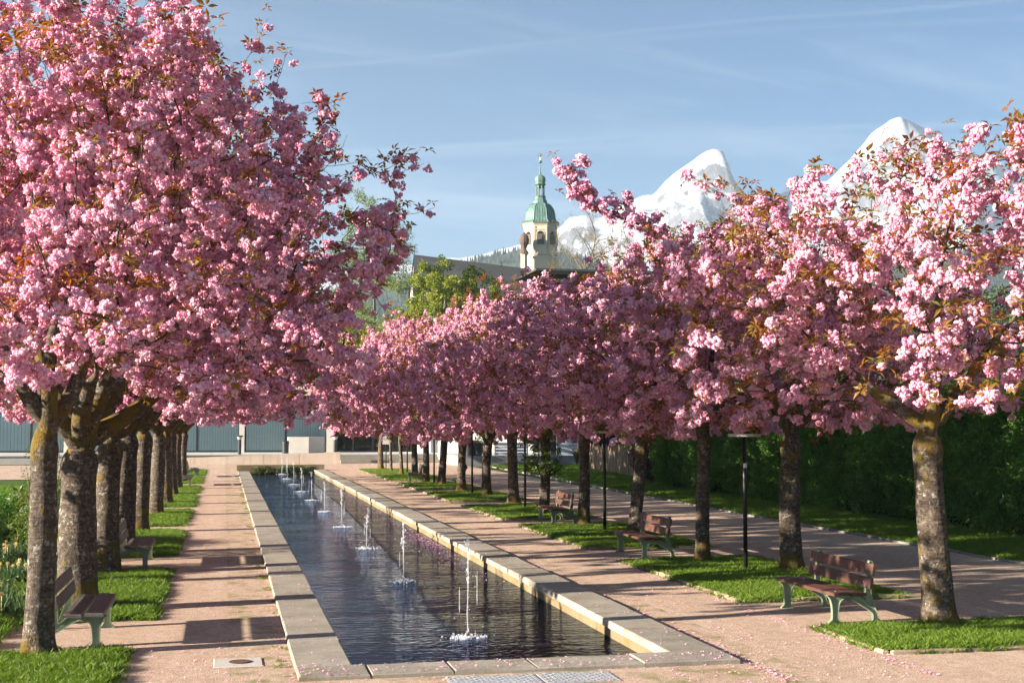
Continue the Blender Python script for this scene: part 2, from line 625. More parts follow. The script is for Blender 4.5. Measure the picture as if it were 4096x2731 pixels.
def mat_water():
    m, nt, out = new_mat('pool_water')
    t = NT(nt)
    co = t.coord('Object')
    sp = t.sep(co)
    # wind ripples, long across the pool, plus rings spreading from every jet
    mp = t.n('ShaderNodeMapping')
    t.set(mp.inputs['Vector'], co)
    mp.inputs['Scale'].default_value = (1.0, 2.3, 1.0)
    mp.inputs['Rotation'].default_value = (0, 0, 0.10)
    n1 = t.noise(mp.outputs[0], 2.4, 3, 0.5, 0.6)
    n2 = t.noise(mp.outputs[0], 6.5, 2, 0.5, 0.4)
    h = t.math('ADD', t.math('MULTIPLY', n1, 1.0), t.math('MULTIPLY', n2, 0.35))
    yr = t.math('SUBTRACT', t.math('MODULO', t.math('ADD', sp[1], -18.4 + 3.4 + 68.0), 6.72), 3.4)
    xr = t.math('SUBTRACT', sp[0], 3.36)
    d = t.math('SQRT', t.math('ADD', t.math('MULTIPLY', yr, yr), t.math('MULTIPLY', xr, xr)))
    dw = t.math('ADD', d, t.math('MULTIPLY', t.noise(co, 3.0, 3), 0.30))
    ring = t.math('SINE', t.math('MULTIPLY', dw, 42.0))
    fall = t.math('MULTIPLY', t.rng(d, 1.5, 0.2), 0.11)
    h = t.math('ADD', h, t.math('MULTIPLY', ring, fall))
    calm = t.rng(t.noise(co, 0.45, 3, 0.5), 0.38, 0.62, 0.35, 1.25)
    h = t.math('MULTIPLY', h, calm)
    b = t.bump(h, 1.0, 0.04)
    fr = t.n('ShaderNodeFresnel')
    fr.inputs['IOR'].default_value = 1.333
    t.set(fr.inputs['Normal'], b)
    gl = t.n('ShaderNodeBsdfGlossy')
    gl.inputs['Roughness'].default_value = 0.01
    gl.inputs['Color'].default_value = (0.46, 0.55, 0.70, 1)
    t.set(gl.inputs['Normal'], b)
    tr = t.n('ShaderNodeBsdfTransparent')
    tr.inputs['Color'].default_value = (0.20, 0.24, 0.14, 1)
    mx = t.n('ShaderNodeMixShader')
    t.set(mx.inputs[0], fr.outputs[0])
    nt.links.new(tr.outputs[0], mx.inputs[1])
    nt.links.new(gl.outputs[0], mx.inputs[2])
    nt.links.new(mx.outputs[0], out.inputs['Surface'])
    return m


def mat_spray():
    m, nt, out = new_mat('water_spray')
    t = NT(nt)
    p = t.n('ShaderNodeBsdfPrincipled')
    p.inputs['Base Color'].default_value = (0.93, 0.96, 1, 1)
    p.inputs['Roughness'].default_value = 0.12
    tr = t.n('ShaderNodeBsdfTransparent')
    tr.inputs['Color'].default_value = (0.95, 0.97, 1, 1)
    tl = t.n('ShaderNodeBsdfTranslucent')
    tl.inputs['Color'].default_value = (0.95, 0.97, 1, 1)
    m1 = t.n('ShaderNodeMixShader')
    m1.inputs[0].default_value = 0.4
    nt.links.new(p.outputs[0], m1.inputs[1])
    nt.links.new(tl.outputs[0], m1.inputs[2])
    m2 = t.n('ShaderNodeMixShader')
    m2.inputs[0].default_value = 0.70
    nt.links.new(m1.outputs[0], m2.inputs[1])
    nt.links.new(tr.outputs[0], m2.inputs[2])
    nt.links.new(m2.outputs[0], out.inputs['Surface'])
    return m


def mat_lawn(name, a, b, c):
    m, nt, out = new_mat(name)
    t = NT(nt)
    co = t.coord('Object')
    f = t.noise(co, 1.1, 6, 0.65)
    g = t.noise(co, 45.0, 4, 0.7)
    col = t.ramp(t.math('ADD', t.math('MULTIPLY', f, 0.45), t.math('MULTIPLY', g, 0.55)), [(0.36, a), (0.5, b), (0.66, c)])
    t.pbsdf(out, col, 0.9, t.bump(g, 0.9, 0.04), 0, 0.1)
    return m


def mat_copper():
    m, nt, out = new_mat('verdigris_copper')
    t = NT(nt)
    co = t.coord('Object')
    mp = t.n('ShaderNodeMapping')
    t.set(mp.inputs['Vector'], co)
    mp.inputs['Scale'].default_value = (1.6, 1.6, 0.35)
    f = t.noise(mp.outputs[0], 1.4, 6, 0.65)
    col = t.ramp(f, [(0.3, (0.055, 0.115, 0.095)), (0.5, (0.105, 0.19, 0.16)), (0.7, (0.17, 0.27, 0.225))])
    t.pbsdf(out, col, 0.55, None, 0.15, 0.4)
    return m


def mat_mountain():
    m, nt, out = new_mat('snow_and_rock')
    t = NT(nt)
    co = t.coord('Object')
    geo = t.n('ShaderNodeNewGeometry')
    nz = t.sep(geo.outputs['Normal'])[2]
    z = t.sep(co)[2]
    f = t.noise(co, 0.009, 10, 0.72)
    f2 = t.noise(co, 0.05, 8, 0.75)
    rock = t.ramp(f2, [(0.3, (0.10, 0.11, 0.13)), (0.7, (0.24, 0.24, 0.25))])
    s = t.math('ADD', t.math('MULTIPLY', nz, 1.3), t.math('ADD', t.math('MULTIPLY', f, 1.3), t.math('MULTIPLY', f2, 1.6)))
    s = t.math('ADD', s, t.rng(z, 100, 470, -0.28, 0.22))
    snow = t.rng(s, 2.34, 2.46)
    low = t.rng(z, 230, 140)
    rock = t.mix(low, rock, (0.05, 0.07, 0.06))
    col = t.mix(snow, rock, (0.54, 0.58, 0.64))
    t.pbsdf(out, col, 0.8, t.bump(f2, 1.0, 9.0), 0, 0.1)
    return m


M['gravel'] = mat_gravel()
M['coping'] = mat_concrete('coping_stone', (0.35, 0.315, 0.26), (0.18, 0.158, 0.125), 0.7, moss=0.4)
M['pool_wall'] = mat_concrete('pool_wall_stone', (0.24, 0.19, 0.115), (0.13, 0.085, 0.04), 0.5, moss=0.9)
M['pool_floor'] = simple('pool_floor', (0.12, 0.095, 0.035), 0.9, var=0.7, scale=1.6)
M['concrete'] = mat_concrete('pale_concrete', (0.50, 0.47, 0.42), (0.38, 0.35, 0.31), 0.25, 0.5)
M['ramp_concrete'] = mat_concrete('streaked_concrete', (0.50, 0.42, 0.34), (0.36, 0.29, 0.23), 0.3, 0.5, streak=True)
M['grey_wall'] = mat_concrete('grey_wall', (0.26, 0.25, 0.25), (0.19, 0.18, 0.18), 0.3, 0.6)
M['step_stone'] = mat_concrete('step_stone', (0.33, 0.30, 0.25), (0.22, 0.20, 0.165), 0.3, 0.6)
M['paving'] = mat_concrete('pale_paving', (0.52, 0.51, 0.47), (0.44, 0.43, 0.40), 0.2, 0.6)
M['edge_stone'] = mat_concrete('edging_sandstone', (0.36, 0.28, 0.19), (0.22, 0.16, 0.11), 0.4, 1.5, moss=0.25)
M['kerb'] = mat_concrete('kerb_stone', (0.24, 0.22, 0.19), (0.15, 0.14, 0.12), 0.3)
M['bark'] = mat_bark()
M['grey_bark'] = simple('grey_bark', (0.16, 0.135, 0.10), 0.9, var=0.4, scale=9, bump=0.6, bscale=25)
M['twig'] = simple('twig_bark', (0.085, 0.060, 0.042), 0.85, var=0.35, scale=14)
M['plank_grey'] = mat_wood('weathered_plank', (0.100, 0.084, 0.068))
M['plank_red'] = mat_wood('red_brown_plank', (0.080, 0.036, 0.024))
M['iron'] = simple('sage_green_iron', (0.235, 0.29, 0.185), 0.5, 0.0, 0.10, 9, 0.25, 70, 0.5)
M['bolt'] = simple('zinc_bolt', (0.45, 0.45, 0.46), 0.4, 0.9)
M['lamp_black'] = simple('black_lamp_paint', (0.016, 0.015, 0.015), 0.42, 0.2, 0.2)
M['lamp_ring'] = simple('pale_lamp_glass', (0.62, 0.60, 0.56), 0.35, 0, 0.06)
M['sticker'] = simple('white_sticker', (0.78, 0.78, 0.76), 0.6, 0, 0.03)
M['lawn'] = mat_lawn('lawn_soil', (0.030, 0.055, 0.010), (0.06, 0.115, 0.014), (0.10, 0.165, 0.024))
M['far_grass'] = mat_lawn('meadow', (0.045, 0.075, 0.018), (0.07, 0.115, 0.024), (0.10, 0.14, 0.03))
M['water'] = mat_water()
M['spray'] = mat_spray()
M['white_wall'] = simple('white_render', (0.74, 0.71, 0.66), 0.85, 0, 0.05, 1.5)
M['frame'] = simple('black_window_frame', (0.02, 0.022, 0.024), 0.4, 0.3, 0.1)
M['copper'] = mat_copper()
M['dark_copper'] = simple('dark_copper', (0.10, 0.16, 0.13), 0.6, 0.1, 0.3, 2)
M['tower_wall'] = mat_concrete('cream_plaster', (0.58, 0.47, 0.36), (0.48, 0.38, 0.29), 0.15, 0.25)
M['gold'] = simple('gilding', (0.95, 0.70, 0.28), 0.25, 1.0, 0.05)
M['roof_dark'] = mat_wood('dark_shingle', (0.055, 0.056, 0.055), 'z', 0.9)
M['roof_brown'] = mat_wood('brown_shingle', (0.10, 0.065, 0.048), 'z', 0.8)
M['beam'] = mat_wood('grey_beam', (0.20, 0.165, 0.135), 'x', 0.8)
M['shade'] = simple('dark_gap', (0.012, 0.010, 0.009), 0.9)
M['mountain'] = mat_mountain()
M['hill'] = simple('forest_floor', (0.03, 0.05, 0.024), 0.9, 0, 0.5, 0.02)
M['planter'] = simple('charcoal_planter', (0.028, 0.030, 0.036), 0.45, 0, 0.15)
M['steel'] = simple('steel_post', (0.42, 0.43, 0.44), 0.35, 0.8, 0.05)
M['palisade'] = mat_wood('palisade_board', (0.22, 0.15, 0.095), 'z', 0.8)
M['tread_plate'] = simple('zinc_tread_plate', (0.46, 0.47, 0.48), 0.45, 0.55, 0.15, 8, 0.8, 26)
M['rust'] = simple('rusty_cap', (0.13, 0.07, 0.045), 0.8, 0.3, 0.3, 12)
M['rattan'] = simple('pale_chair', (0.42, 0.40, 0.37), 0.6)
M['black_chair'] = simple('black_chair', (0.03, 0.03, 0.032), 0.5)
M['soil'] = simple('bed_soil', (0.06, 0.042, 0.028), 0.95, 0, 0.4, 5, 0.8, 30)


def mat_glass(name, col, refl=0.9):
    m, nt, out = new_mat(name)
    t = NT(nt)
    fr = t.n('ShaderNodeFresnel')
    fr.inputs['IOR'].default_value = 1.5
    gl = t.n('ShaderNodeBsdfGlossy')
    gl.inputs['Roughness'].default_value = 0.02
    tr = t.n('ShaderNodeBsdfTransparent')
    tr.inputs['Color'].default_value = (*col, 1)
    mx = t.n('ShaderNodeMixShader')
    t.set(mx.inputs[0], fr.outputs[0])
    nt.links.new(tr.outputs[0], mx.inputs[1])
    nt.links.new(gl.outputs[0], mx.inputs[2])
    nt.links.new(mx.outputs[0], out.inputs['Surface'])
    return m


M['glass'] = mat_glass('window_glass', (0.94, 0.98, 0.98))
M['blind'] = simple('pale_green_blind', (0.80, 0.88, 0.88), 0.8, 0, 0.04, 3)
M['screen'] = simple('frosted_panel', (0.50, 0.53, 0.57), 0.35, 0, 0.08, 1.2)
M['interior'] = simple('dim_interior', (0.10, 0.085, 0.075), 0.9, 0, 0.4, 0.8)

# ------------------------------------------------------------------ scattering on points (geometry nodes)
_GN = {}


def source_coll(name, meshes):
    c = D.collections.new(name)
    for i, me in enumerate(meshes):
        o = D.objects.new('%s_source_%02d' % (name, i), me)
        c.objects.link(o)
    return c


def gn_tree(coll):
    if coll.name in _GN:
        return _GN[coll.name]
    ng = D.node_groups.new('scatter_' + coll.name, 'GeometryNodeTree')
    ng.interface.new_socket('Geometry', in_out='INPUT', socket_type='NodeSocketGeometry')
    ng.interface.new_socket('Geometry', in_out='OUTPUT', socket_type='NodeSocketGeometry')
    N, L = ng.nodes, ng.links
    gi, go = N.new('NodeGroupInput'), N.new('NodeGroupOutput')
    iop = N.new('GeometryNodeInstanceOnPoints')
    ci = N.new('GeometryNodeCollectionInfo')
    ci.inputs['Collection'].default_value = coll
    ci.inputs['Separate Children'].default_value = True
    ci.inputs['Reset Children'].default_value = True

    def attr(nm, typ):
        a = N.new('GeometryNodeInputNamedAttribute')
        a.data_type = typ
        a.inputs['Name'].default_value = nm
        return a.outputs['Attribute']
    e2r = N.new('FunctionNodeEulerToRotation')
    L.new(attr('rot', 'FLOAT_VECTOR'), e2r.inputs[0])
    L.new(gi.outputs[0], iop.inputs['Points'])
    L.new(ci.outputs[0], iop.inputs['Instance'])
    iop.inputs['Pick Instance'].default_value = True
    L.new(attr('var', 'INT'), iop.inputs['Instance Index'])
    L.new(e2r.outputs[0], iop.inputs['Rotation'])
    L.new(attr('scl', 'FLOAT'), iop.inputs['Scale'])
    L.new(iop.outputs[0], go.inputs[0])
    _GN[coll.name] = ng
    return ng


def point_mesh(name, pts, rot, scl, var):
    pts = np.asarray(pts, dtype=np.float32).reshape(-1, 3)
    n = len(pts)
    me = D.meshes.new(name)
    me.vertices.add(n)
    me.vertices.foreach_set('co', pts.ravel())
    a = me.attributes.new('rot', 'FLOAT_VECTOR', 'POINT')
    a.data.foreach_set('vector', np.asarray(rot, dtype=np.float32).ravel())
    a = me.attributes.new('scl', 'FLOAT', 'POINT')
    a.data.foreach_set('value', np.asarray(scl, dtype=np.float32).ravel())
    a = me.attributes.new('var', 'INT', 'POINT')
    a.data.foreach_set('value', np.asarray(var, dtype=np.int32).ravel())
    me.update()
    return me


def scatter(name, coll, me, parent=None, loc=None):
    o = link(name, me, parent, loc)
    md = o.modifiers.new('scatter', 'NODES')
    md.node_group = gn_tree(coll)
    o['kind'] = 'stuff'
    return o


def rand_rot(n, tilt=math.pi):
    return np.stack([rng.uniform(-tilt, tilt, n), rng.uniform(-tilt, tilt, n), rng.uniform(0, 2 * math.pi, n)], 1)


# source shapes -------------------------------------------------------------
def rvec(r=1.0):
    v = rng.normal(size=3)
    return Vector(v / np.linalg.norm(v) * r)


def mesh_bunch(k):
    """a bunch of frilly double blossoms"""
    b = MB()
    n = (14, 16, 18, 20, 15, 12)[k % 6]
    pts = []
    tries = 0
    while len(pts) < n and tries < 400:
        tries += 1
        p = rvec(0.090 * rng.uniform(0.45, 1.12))
        p.z *= 0.8
        if all((p - q).length > 0.040 for q in pts):
            pts.append(p)
    for p in pts:
        r = rng.uniform(0.026, 0.036)
        vs, fs = ICO[2]
        q = rvec()
        out = []
        for v in vs:
            vv = Vector(v)
            kk = r * (1 + rng.uniform(-0.34, 0.28)) * (1 - 0.25 * abs(vv.dot(q)))
            out.append(p + vv * kk)
        b.add(out, fs)
        for _ in range(9):                   # loose frilly petals
            d = rvec()
            s_ = d.cross(rvec()).normalized()
            t_ = (d + rvec(.7)).normalized()
            c_ = p + d * r * rng.uniform(.8, 1.05)
            w_ = rng.uniform(.007, .012)
            b.add([c_ - s_ * w_, c_ + t_ * w_ * 1.2 - s_ * w_ * .8, c_ + t_ * w_ * 1.5 + s_ * w_ * .6, c_ + s_ * w_], [(0, 1, 2, 3)])
    return b.mesh('blossom_bunch', M['petal'])


def leaf(b, base, d, up, ln, wd, fold=0.25, droop=0.25):
    d = d.normalized()
    s = d.cross(up)
    if s.length < 0.05:
        s = d.cross(Vector((0.3, 1, 0.2)))
    s.normalize()
    nrm = s.cross(d)
    p1 = base + d * ln * 0.45 - nrm * droop * ln * 0.1
    p2 = base + d * ln - nrm * droop * ln * 0.5
    l = p1 + s * wd * 0.5 + nrm * fold * wd
    r = p1 - s * wd * 0.5 + nrm * fold * wd
    b.add([base, l, p1, r, p2], [(0, 2, 1), (0, 3, 2), (1, 2, 4), (2, 3, 4)])


def mesh_leaf_tuft(mat, n=6, ln=0.10, wd=0.042, up=0.5):
    b = MB()
    for i in range(n):
        a = 2 * math.pi * i / n + rng.uniform(-.4, .4)
        d = Vector((math.cos(a), math.sin(a), rng.uniform(-0.3, 1.2) * up))
        leaf(b, d.normalized() * 0.015, d, Vector((0, 0, 1)), ln * rng.uniform(.7, 1.2), wd * rng.uniform(.8, 1.2), 0.25, rng.uniform(0.2, 0.9))
    return b.mesh('leaf_tuft', mat)


def mesh_clump(mat, n=40, rad=0.30, ln=0.10, wd=0.07, flat=1.0):
    b = MB()
    for i in range(n):
        p = rvec(rad * rng.uniform(0.25, 1.0) ** 0.6)
        p.z *= flat
        d = (p.normalized() + rvec(0.9)).normalized()
        leaf(b, p, d, Vector((0, 0, 1)) + rvec(.5), ln * rng.uniform(.7, 1.3), wd * rng.uniform(.8, 1.2), 0.15, 0.3)
    return b.mesh('foliage_clump', mat)


def mesh_grass(n=26, rad=0.09, h=0.075, mat=None, lean=0.45, w=0.006):
    b = MB()
    for i in range(n):
        a, r = rng.uniform(0, 6.283), rad * math.sqrt(rng.uniform())
        p = Vector((r * math.cos(a), r * math.sin(a), -0.01))
        hh = h * rng.uniform(0.55, 1.3)
        d = Vector((rng.normal() * lean, rng.normal() * lean, 1)).normalized()
        s = d.cross(rvec())
        s = s.normalized() * w
        mid = p + d * hh * 0.55
        tip = p + d * hh + Vector((d.x, d.y, 0)) * hh * 0.5
        b.add([p - s, p + s, mid + s * .7, mid - s * .7, tip], [(0, 1, 2, 3), (3, 2, 4)])
    return b.mesh('grass_tuft', mat or M['grass'])


def mesh_conifer(h=1.0):
    b = MB()
    lv = 9
    prof = []
    n = 9
    for i in range(lv):
        t0 = i / lv
        r0 = 0.20 * (1 - t0) ** 0.85 + 0.01
        z0 = t0
        ring_lo = [(r0 * rng.uniform(.7, 1.15) * math.cos(6.283 * k / n + i), r0 * rng.uniform(.7, 1.15) * math.sin(6.283 * k / n + i), z0 + rng.uniform(-.02, .01)) for k in range(n)]
        vs = ring_lo + [(0, 0, min(1.0, z0 + 1.9 / lv))]
        b.add(vs, [(k, (k + 1) % n, n) for k in range(n)])
    return b.mesh('spruce', M['conifer'])


BUNCH = [mesh_bunch(k) for k in range(8)]
C_BLOSSOM = source_coll('blossoms', BUNCH)
C_TUFT = source_coll('leaf_tufts', [mesh_leaf_tuft(M['bronze_leaf'], n, 0.115, 0.048) for n in (5, 6, 7, 6)])
C_SPROUT = source_coll('sprout_tufts', [mesh_leaf_tuft(M['green_leaf'], n, 0.11, 0.055) for n in (5, 6, 7)])
C_TWIGLEAF = source_coll('shrub_leaves', [mesh_clump(M['green_leaf'], 14, 0.09, 0.05, 0.022) for _ in range(3)])
C_HEDGE = source_coll('hedge_clumps', [mesh_clump(M['hedge_leaf'], 44, 0.20, 0.075, 0.048) for _ in range(5)])
C_BOX = source_coll('box_clumps', [mesh_clump(M['hedge_leaf'], 60, 0.13, 0.035, 0.022) for _ in range(4)])
C_MAPLE = source_coll('maple_clumps', [mesh_clump(M['maple_leaf'], 46, 0.42, 0.17, 0.15, 0.75) for _ in range(4)])
C_BIRCH = source_coll('birch_clumps', [mesh_clump(M['birch_leaf'], 46, 0.50, 0.12, 0.09) for _ in range(4)])
C_BUD = source_coll('bud_clumps', [mesh_clump(M['bud_leaf'], 16, 0.34, 0.08, 0.05) for _ in range(4)])
C_DARK = source_coll('dark_clumps', [mesh_clump(M['dark_leaf'], 54, 0.55, 0.20, 0.15, 0.8) for _ in range(4)])
C_RED = source_coll('red_clumps', [mesh_clump(M['red_leaf'], 40, 0.20, 0.07, 0.05) for _ in range(3)])
C_GRASS = source_coll('grass_tufts', [mesh_grass() for _ in range(5)])
C_LONG = source_coll('long_grass', [mesh_grass(22, 0.09, 0.17, None, 0.5, 0.007) for _ in range(3)])
C_CONIFER = source_coll('spruces', [mesh_conifer() for _ in range(4)])
C_SHOOT = source_coll('hedge_shoots', [mesh_clump(M['green_leaf'], 16, 0.12, 0.06, 0.035) for _ in range(3)])
C_DAFF = source_coll('daffodil_leaves', [mesh_grass(22, 0.09, 0.34, M['daffodil_leaf'], 0.22, 0.010) for _ in range(3)])
_pb = MB()
for _i in range(3):
    _a = 2.1 * _i
    _pb.add([(0, 0, 0), (.016 * math.cos(_a), .016 * math.sin(_a), .004), (.02 * math.cos(_a + .7), .02 * math.sin(_a + .7), .007), (.012 * math.cos(_a + 1.3), .012 * math.sin(_a + 1.3), .003)], [(0, 1, 2, 3)])
C_PETAL = source_coll('fallen_petals', [_pb.mesh('fallen_petal', M['petal'])])

# ================================================================== THE SETTING
g = MB()
for x0, x1, y0, y1 in ((-3800, 1.2, -550, 5400), (5.6, 5200, -550, 5400), (1.2, 5.6, -550, 15.0), (1.2, 5.6, 80.0, 5400)):
    g.add([(x0, y0, -0.03), (x1, y0, -0.03), (x1, y1, -0.03), (x0, y1, -0.03)], [(0, 1, 2, 3)])
tag(g.build('ground', M['far_grass'], recalc=False), 'open grassland reaching to the mountains', kind='structure')


def sheet(name, mat, rects, z, label, kind='structure', parent=None):
    b = MB()
    for x0, x1, y0, y1 in rects:
        b.add([(x0, y0, z), (x1, y0, z), (x1, y1, z), (x0, y1, z)], [(0, 1, 2, 3)])
    o = b.build(name, mat, parent, recalc=False)
    if kind:
        tag(o, label, kind=kind)
    return o


PX0, PX1, QX0, QX1 = 0.83, 5.93, 1.47, 5.28        # outer and inner pool edges
PY0, PY1 = 14.75, 78.0
WATER_Z = -0.18
sheet('gravel_path', M['gravel'], [(-6, PX0 + .05, -3, 93.6), (PX1 - .05, 15.7, -3, 93.6), (PX0 + .05, PX1 - .05, -3, PY0 + .05), (PX0 + .05, PX1 - .05, 80.4, 93.6), (-40, -6, 70, 93.6)], 0.0,
      'pink gravel path running down both sides of the long pool')
RIM = 0.055
pool = MB()
pool.add([(QX0 - .2, PY0, -0.85), (QX1 + .2, PY0, -0.85), (QX1 + .2, 81, -0.85), (QX0 - .2, 81, -0.85)], [(0, 1, 2, 3)])
tag(pool.build('pool_floor', M['pool_floor'], recalc=False), 'dark algae covered floor of the pool', kind='structure')
wtr = MB()
nx, ny = 10, 120
wx0, wx1, wy0, wy1 = QX0 - .02, QX1 + .02, PY0 + .4, 79.9
wtr.add([(wx0 + (wx1 - wx0) * i / nx, wy0 + (wy1 - wy0) * j / ny, WATER_Z) for j in range(ny + 1) for i in range(nx + 1)],
        [(j * (nx + 1) + i, j * (nx + 1) + i + 1, (j + 1) * (nx + 1) + i + 1, (j + 1) * (nx + 1) + i) for j in range(ny) for i in range(nx)])
tag(wtr.build('water', M['water'], recalc=False), 'rippled water of the long pool reflecting blue sky and trees', kind='structure')

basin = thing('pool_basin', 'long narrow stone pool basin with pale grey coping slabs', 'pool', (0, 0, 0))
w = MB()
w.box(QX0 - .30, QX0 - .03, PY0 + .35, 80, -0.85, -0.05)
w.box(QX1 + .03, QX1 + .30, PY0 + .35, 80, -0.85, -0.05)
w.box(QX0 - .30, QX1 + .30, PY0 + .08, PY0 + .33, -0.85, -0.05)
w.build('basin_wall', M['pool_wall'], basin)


def coping(x0, x1, y0, y1):
    b = MB()
    b.chbox(x0, x1, y0, y1, -0.045, RIM + random.uniform(-.007, .007), 0.016, 0.007)
    b.build('coping_slab', M['coping'], basin)


y = PY0 + 0.62
k = 0
while y < PY1 - 0.5:
    ln = 1.86 + random.uniform(-.06, .06)
    y2 = min(y + ln, PY1)
    coping(PX0, QX0, y + .004, y2 - .004)
    y = y2
y = PY0 + 0.62
while y < 80.5:
    ln = 1.86 + random.uniform(-.06, .06)
    y2 = min(y + ln, 81.0)
    coping(QX1, PX1, y + .004, y2 - .004)
    y = y2
xs = [PX0, 1.62, 2.55, 3.5, 4.75, PX1]
for a, b_ in zip(xs[:-1], xs[1:]):
    coping(a + .004, b_ - .004, PY0, PY0 + 0.612)
# mossy end wall with ferns at the far end
ew = thing('pool_end_wall', 'low mossy wall with ferns closing the far end of the pool', 'wall', (3.0, 80.2, 0))
b = MB()
b.box(-2.2, 2.9, -0.35, 0.1, -0.85, 0.33, 0.02)
b.build('wall', M['pool_wall'], ew)
n = 170
scatter('fern_leaves', C_SPROUT, point_mesh('fern_points', np.stack([rng.uniform(-1.5, 2.3, n), rng.uniform(-.55, -.36, n), rng.uniform(-.15, .22, n)], 1), rand_rot(n, 1.2), rng.uniform(.6, 1.5, n), rng.integers(0, 3, n)), ew)

# cover plate on the left path and tread plates before the pool
hp = thing('drain_cover', 'grey concrete drain cover with rusty oval cap on the left path', 'drain cover', (.20, 16.05, -.012))
b = MB()
b.chbox(-.28, .28, -.27, .27, -.05, .022, .008)
b.build('slab', M['concrete'], hp)
b = MB()
b.lathe([(.11, .02), (.13, .03), (.12, .034), (.02, .036)], 20, (0.02, 0, 0))
b.build('cap', M['rust'], hp)
for xa, xb, lb in ((2.42, 3.42, 'left of two zinc tread plates in the gravel before the pool'), (3.45, 4.28, 'right of two zinc tread plates in the gravel before the pool')):
    tp = thing('tread_plate', lb, 'plate', ((xa + xb) / 2, 14.35, 0), 0, 'tread plates before the pool')
    hw = (xb - xa) / 2
    b = MB()
    b.chbox(-hw, hw, -.28, .28, -.02, .008, .003)
    b.build('plate', M['tread_plate'], tp)
    b = MB()
    for i in range(int(hw * 2 / .055)):
        for j in range(10):
            x, y = -hw + .03 + i * .055, -.26 + j * .055
            s = 1 if (i + j) % 2 else -1
            b.tube([(x - .016, y - .010 * s, .009), (x + .016, y + .010 * s, .009)], .0045, 4)
    o = b.build('tread_ridges', M['tread_plate'], tp)
    o['kind'] = 'stuff'

# ------------------------------------------------------------------ lawns
LAWN_H = 0.035
TRUNKS = np.array([(-2.2, 17.05), (-2.15, 21.0), (-2.1, 25.9), (-2.05, 30.0), (-2.05, 35.7), (9.75, 16.95), (10.55, 23.6), (9.5, 25.5), (9.9, 31.4), (9.65, 35.2), (9.65, 39.9), (9.95, 45.7)])


def grass_points(x0, x1, y0, y1, dens, z, avoid=(), edge=0.03):
    n = int((x1 - x0) * (y1 - y0) * dens * 1.35)
    p = np.stack([rng.uniform(x0 + edge, x1 - edge, n), rng.uniform(y0 + edge, y1 - edge, n), np.full(n, z)], 1)
    # thin and bare patches
    k = np.array([mnoise.noise(Vector((q[0] * 1.3, q[1] * 1.3, 5.0))) + .5 * mnoise.noise(Vector((q[0] * 4, q[1] * 4, 1.0))) for q in p])
    td = np.linalg.norm(p[:, None, :2] - TRUNKS[None], axis=2).min(1)
    return p[(k + rng.uniform(-.35, .35, n) > -.32) & (td > rng.uniform(.12, .62, n))]


def grass_obj(name, pts, label, parent=None, coll=None, smin=.7, smax=1.35):
    n = len(pts)
    rot = np.stack([rng.uniform(-.12, .12, n), rng.uniform(-.12, .12, n), rng.uniform(0, 6.28, n)], 1)
    o = scatter(name, coll or C_GRASS, point_mesh(name + '_points', pts, rot, rng.uniform(smin, smax, n), rng.integers(0, 3 if coll else 5, n)), parent)
    if label:
        tag(o, label)
    return o


def island(name, x0, x1, y0, y1, label, dens, stones, individual, ragged):
    """a lawn patch between the tree trunks with its border of rough stones"""
    root = link(name, None)
    root.empty_display_size = .2
    tag(root, label, kind='structure')
    b = MB()
    pts = []
    nn = 44
    for i in range(nn):                      # slightly wavy, round-cornered outline
        a = 2 * math.pi * i / nn
        cx, cy = (x0 + x1) / 2, (y0 + y1) / 2
        hx, hy = (x1 - x0) / 2, (y1 - y0) / 2
        ca, sa = math.cos(a), math.sin(a)
        k = 1.0 / max(abs(ca) ** 14 + abs(sa) ** 14, 1e-6) ** (1 / 14)
        pts.append((cx + hx * ca * k + random.uniform(-ragged, ragged), cy + hy * sa * k + random.uniform(-ragged, ragged)))
    vs = [(x, y, 0.0) for x, y in pts] + [((x - (x0 + x1) / 2) * .97 + (x0 + x1) / 2, (y - (y0 + y1) / 2) * .985 + (y0 + y1) / 2, LAWN_H) for x, y in pts]
    fs = [(i, (i + 1) % nn, nn + (i + 1) % nn, nn + i) for i in range(nn)] + [tuple(range(nn, 2 * nn))]
    b.add(vs, fs)
    b.build('turf', M['lawn'], root, recalc=False)
    gp_ = grass_points(x0, x1, y0, y1, dens, LAWN_H, edge=-.07)
    gp_[:, 2] -= np.where((gp_[:, 0] < x0 + .03) | (gp_[:, 0] > x1 - .03) | (gp_[:, 1] < y0 + .03) | (gp_[:, 1] > y1 - .03), .03, 0)
    grass_obj('grass', gp_, None, root)
    if stones:
        mbs = MB()

        def stone(cx, cy, lx, ly):
            m_ = MB() if individual else mbs
            m_.chbox(cx - lx / 2, cx + lx / 2, cy - ly / 2, cy + ly / 2, -.03, .045 + random.uniform(-.012, .02), .02, .012)
            if individual:
                m_.build('edging_stone', M['edge_stone'], root)
        for xe, s in ((x0 - .05, 1), (x1 + .05, 0)):
            if xe > 9.5 and not individual:
                continue
            y = y0
            while y < y1 - .1:
                l = random.uniform(.22, .48)
                stone(xe + random.uniform(-.012, .012), y + l / 2, .09 + random.uniform(-.015, .02), l - .015)
                y += l
        for ye in (y0 - .05, y1 + .05):
            x = x0
            while x < x1 - .1:
                l = random.uniform(.25, .55)
                stone(x + l / 2, ye + random.uniform(-.012, .012), l - .015, .09 + random.uniform(-.015, .02))
                x += l
        if not individual:
            o = mbs.build('edging_stones', M['edge_stone'], root)
            o['kind'] = 'stuff'
    return root


